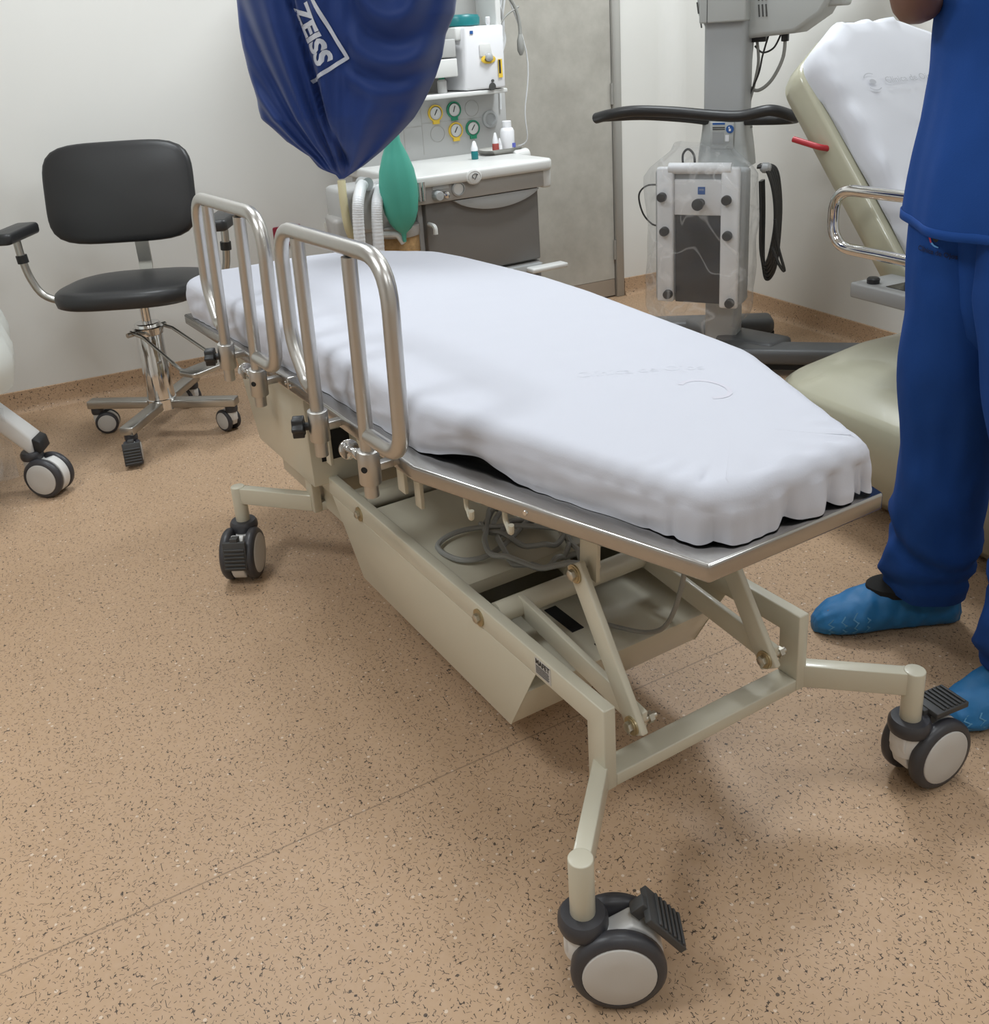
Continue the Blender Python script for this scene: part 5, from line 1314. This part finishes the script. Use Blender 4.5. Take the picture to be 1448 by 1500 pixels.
for (z, rx, ry) in ((0.70, 0.03, 0.04), (0.74, 0.055, 0.072), (0.80, 0.062, 0.088), (0.86, 0.066, 0.095), (0.93, 0.072, 0.102), (0.965, 0.155, 0.105), (1.02, 0.165, 0.12), (1.06, 0.160, 0.115)):
    sr.append([Vector((rx * cos(2 * pi * k / 72), 0.01 + ry * sin(2 * pi * k / 72), z)) for k in range(72)])
tb_.rings(sr, False)
tro = tb_.build('trousers', 'scrub', pe, sharp=180)
# tunic
R = []
for i in range(60):
    t = i / 59; z = 0.945 + (1.425 - 0.945) * t
    rx = 0.186 - 0.012 * sm(t / 0.55) - 0.085 * sm((t - 0.84) / 0.16); ry = 0.156 - 0.018 * sm(t / 0.6) - 0.07 * sm((t - 0.80) / 0.2)
    ring = []
    for k in range(96):
        a = 2 * pi * k / 96; ca, sa = cos(a), sin(a); q = (abs(ca) ** 2.5 + abs(sa) ** 2.5) ** (-1 / 2.5)
        w = 0.010 * nz(ca * 1.6, sa * 1.6 + 3, z * 2.5) + (1 - t) * 0.007 * sin(a * 7 + 3 * nz(z * 2, 1)) + 0.004 * nz(ca * 4, sa * 4, z * 9)
        ring.append(Vector(((rx * q + w) * ca, (ry * q + w) * sa + 0.01 * t, z + 0.016 * ca * (1 - t) * 0.0 + 0.006 * (1 - t) * sin(a * 2 + 1))))
    R.append(ring)
tu = MB(); tu.rings(R, False)
tuo = tu.build('tunic', 'scrub', pe, sharp=180)
hm = MB(); 
hm.rings([[Vector((p.x * k_, p.y * k_, p.z + dz_)) for p in R[0]] for (k_, dz_) in ((1.0, 0.0), (1.012, 0.001), (1.012, 0.016), (1.0, 0.017))], False); hm.build('tunic_hem', 'scrub', tuo, sharp=180)
# sleeves
for s in (-1, 1):
    A = [Vector(p) for p in arms[s]]
    e_ = A[0].lerp(A[1], 0.45)
    pts = cat_rom([A[0] + Vector((-s * 0.05, 0.0, 0.03)), A[0], A[0].lerp(A[1], 0.25), e_], 6)
    MB().tube(pts, [0.068 + 0.006 * (i / len(pts)) for i in range(len(pts))], 24, caps=False).build('sleeve', 'scrub', tuo, sharp=180)
# pocket emblem on the front of the right thigh
def on_leg(z, a, off=0.004):
    Rg = LEG[-1]; i = int(round((0.96 - z) / ((0.96 - 0.095) / 64))); i = max(0, min(64, i)); n_ = len(Rg[i]); f = (a / (2 * pi) * n_); k = int(math.floor(f)); fr = f - k
    p = Rg[i][k % n_].lerp(Rg[i][(k + 1) % n_], fr); c0 = sum(Rg[i], Vector()) / n_; d_ = (p - c0); d_.z = 0; return p + d_.normalized() * off + Vector((0, 0, z - Rg[i][0].z * 0 - (0.96 - i * (0.96 - 0.095) / 64)))
LEG = {-1: leg_rings(-1)}
A0 = radians(289)
def thigh(x, y): return on_leg(0.896 + y - 0.12 * x, A0 + x / 0.115, 0.004)
text_obj('Clínica de Ojos', 0.0125, lambda x, y: thigh(x, y), 'embroidered_name', 'darkink', tro, bold=0.0003)
def stroke(pts, w, m, name):
    b = MB(); pp = cat_rom([(x, y, 0) for x, y in pts], 5)
    def fn(i, j):
        d_ = pp[min(i + 1, len(pp) - 1)] - pp[max(i - 1, 0)]; d_.normalize(); n_ = Vector((-d_.y, d_.x, 0)) * w * (0.5 if j else -0.5) * (1 - 0.6 * i / len(pp))
        return thigh((pp[i] + n_).x, (pp[i] + n_).y)
    b.grid(len(pp), 2, fn); return b.build(name, m, tro)
stroke([(-0.016, 0.036), (-0.016, 0.026), (-0.012, 0.016)], 0.006, 'redink', 'emblem_red')
stroke([(-0.011, 0.016), (-0.004, 0.012), (0.004, 0.011)], 0.004, 'skyink', 'emblem_blue')
eb_ = MB(); eb_.grid(14, 2, lambda i, j: thigh(-0.003 + 0.006 * j * cos(2 * pi * i / 13), 0.027 + 0.008 * j * sin(2 * pi * i / 13))); eb_.build('emblem_iris', 'ink', tro)
eb_ = MB(); eb_.grid(10, 2, lambda i, j: thigh(0.006 + 0.0024 * j * cos(2 * pi * i / 9), 0.034 + 0.0024 * j * sin(2 * pi * i / 9))); eb_.build('emblem_dot', 'print', tro)
# shoe covers
for s, (toe, heel) in {-1: ((-0.482, 0.560), (-0.352, 0.868)), 1: ((-0.105, 0.535), (-0.045, 0.855))}.items():
    T2, H2 = pl_(*toe, 0), pl_(*heel, 0); ax = (H2 - T2); LN = ax.length; ax.normalize(); sd = Vector((-ax.y, ax.x, 0))
    def shoe_ring(t, ztop, w, dz=0, n_=44, seed=0):
        ring = []; c0 = T2 + ax * (LN * t)
        for k in range(n_):
            a = 2 * pi * k / n_; ca, sa = cos(a), sin(a)
            q = (abs(ca) ** 2.6 + abs(sa) ** 2.6) ** (-1 / 2.6)
            z = ztop / 2 + ztop / 2 * q * sa
            wr2 = 0.0045 * nz(t * 16 + s * 3, ca * 2.5, sa * 2.5) + 0.0015 * sin(t * 40 + a * 3) * (1 if sa > -0.3 else 0.2)
            ring.append(c0 + sd * ((w * (1 - 0.22 * max(0, sa)) * q + wr2) * ca) + Vector((0, 0, max(0.001, z + wr2 * max(0, sa)))))
        return ring
    SP = [(0.0, 0.022, 0.012), (0.012, 0.034, 0.022), (0.05, 0.048, 0.036), (0.13, 0.064, 0.050), (0.25, 0.083, 0.058), (0.36, 0.100, 0.057), (0.46, 0.112, 0.054), (0.58, 0.112, 0.052), (0.70, 0.115, 0.052), (0.84, 0.112, 0.050), (0.94, 0.098, 0.044), (0.985, 0.075, 0.032), (1.0, 0.05, 0.018)]
    dens = []
    for a, b in zip(SP[:-1], SP[1:]):
        for k in range(6): f = k / 6; dens.append(tuple(a[i] + (b[i] - a[i]) * f for i in range(3)))
    dens.append(SP[-1])
    shb = MB(); shb.rings([shoe_ring(*q) for q in dens]); sho = shb.build('shoe_cover', 'shoe', pe, sharp=180)
    oc = T2 + ax * (LN * 0.56)
    MB().lathe([(0.046, 0.090), (0.044, 0.106), (0.034, 0.113), (0.001, 0.116)], Matrix.Translation(oc) @ Matrix(((ax.x * 1.55, sd.x, 0, 0), (ax.y * 1.55, sd.y, 0, 0), (0, 0, 1, 0), (0, 0, 0, 1))) @ Matrix.Rotation(0, 4, 'Z'), 32).build('sock', 'shoeblack', pe)
    # pale chevron tread print around the toe
    ch_ = MB()
    for i in range(4):
        for j in range(3):
            t0 = 0.06 + 0.075 * i; a0 = radians(-28 + 24 * j)
            sgn = 1
            for (dt, da_) in ((0.03, 14), (0.03, -14)):
                def fn(u, w):
                    tt = t0 + dt * u / 3 + 0.010 * w; aa = a0 + radians(da_) * (u / 3)
                    z_t = 0.0; rg_ = None
                    # interpolate profile
                    for a, b in zip(SP[:-1], SP[1:]):
                        if a[0] <= tt <= b[0]: f = (tt - a[0]) / (b[0] - a[0]); z_t = a[1] + (b[1] - a[1]) * f; w_t = a[2] + (b[2] - a[2]) * f
                    ca, sa = cos(aa), sin(aa); q = (abs(ca) ** 2.6 + abs(sa) ** 2.6) ** (-1 / 2.6)
                    wr2 = 0.0045 * nz(tt * 16 + s * 3, ca * 2.5, sa * 2.5) + 0.0015 * sin(tt * 40 + aa * 3) * (1 if sa > -0.3 else 0.2) + 0.0016
                    return T2 + ax * (LN * tt) + sd * (SS * (w_t * (1 - 0.22 * max(0, sa)) * q + wr2) * ca) + Vector((0, 0, max(0.002, z_t / 2 + z_t / 2 * q * sa + wr2 * max(0, sa))))
                SS = 1 if sd.x > 0 else -1
                ch_.grid(4, 2, fn)
    ch_.build('tread_print', 'shoeprint', sho)
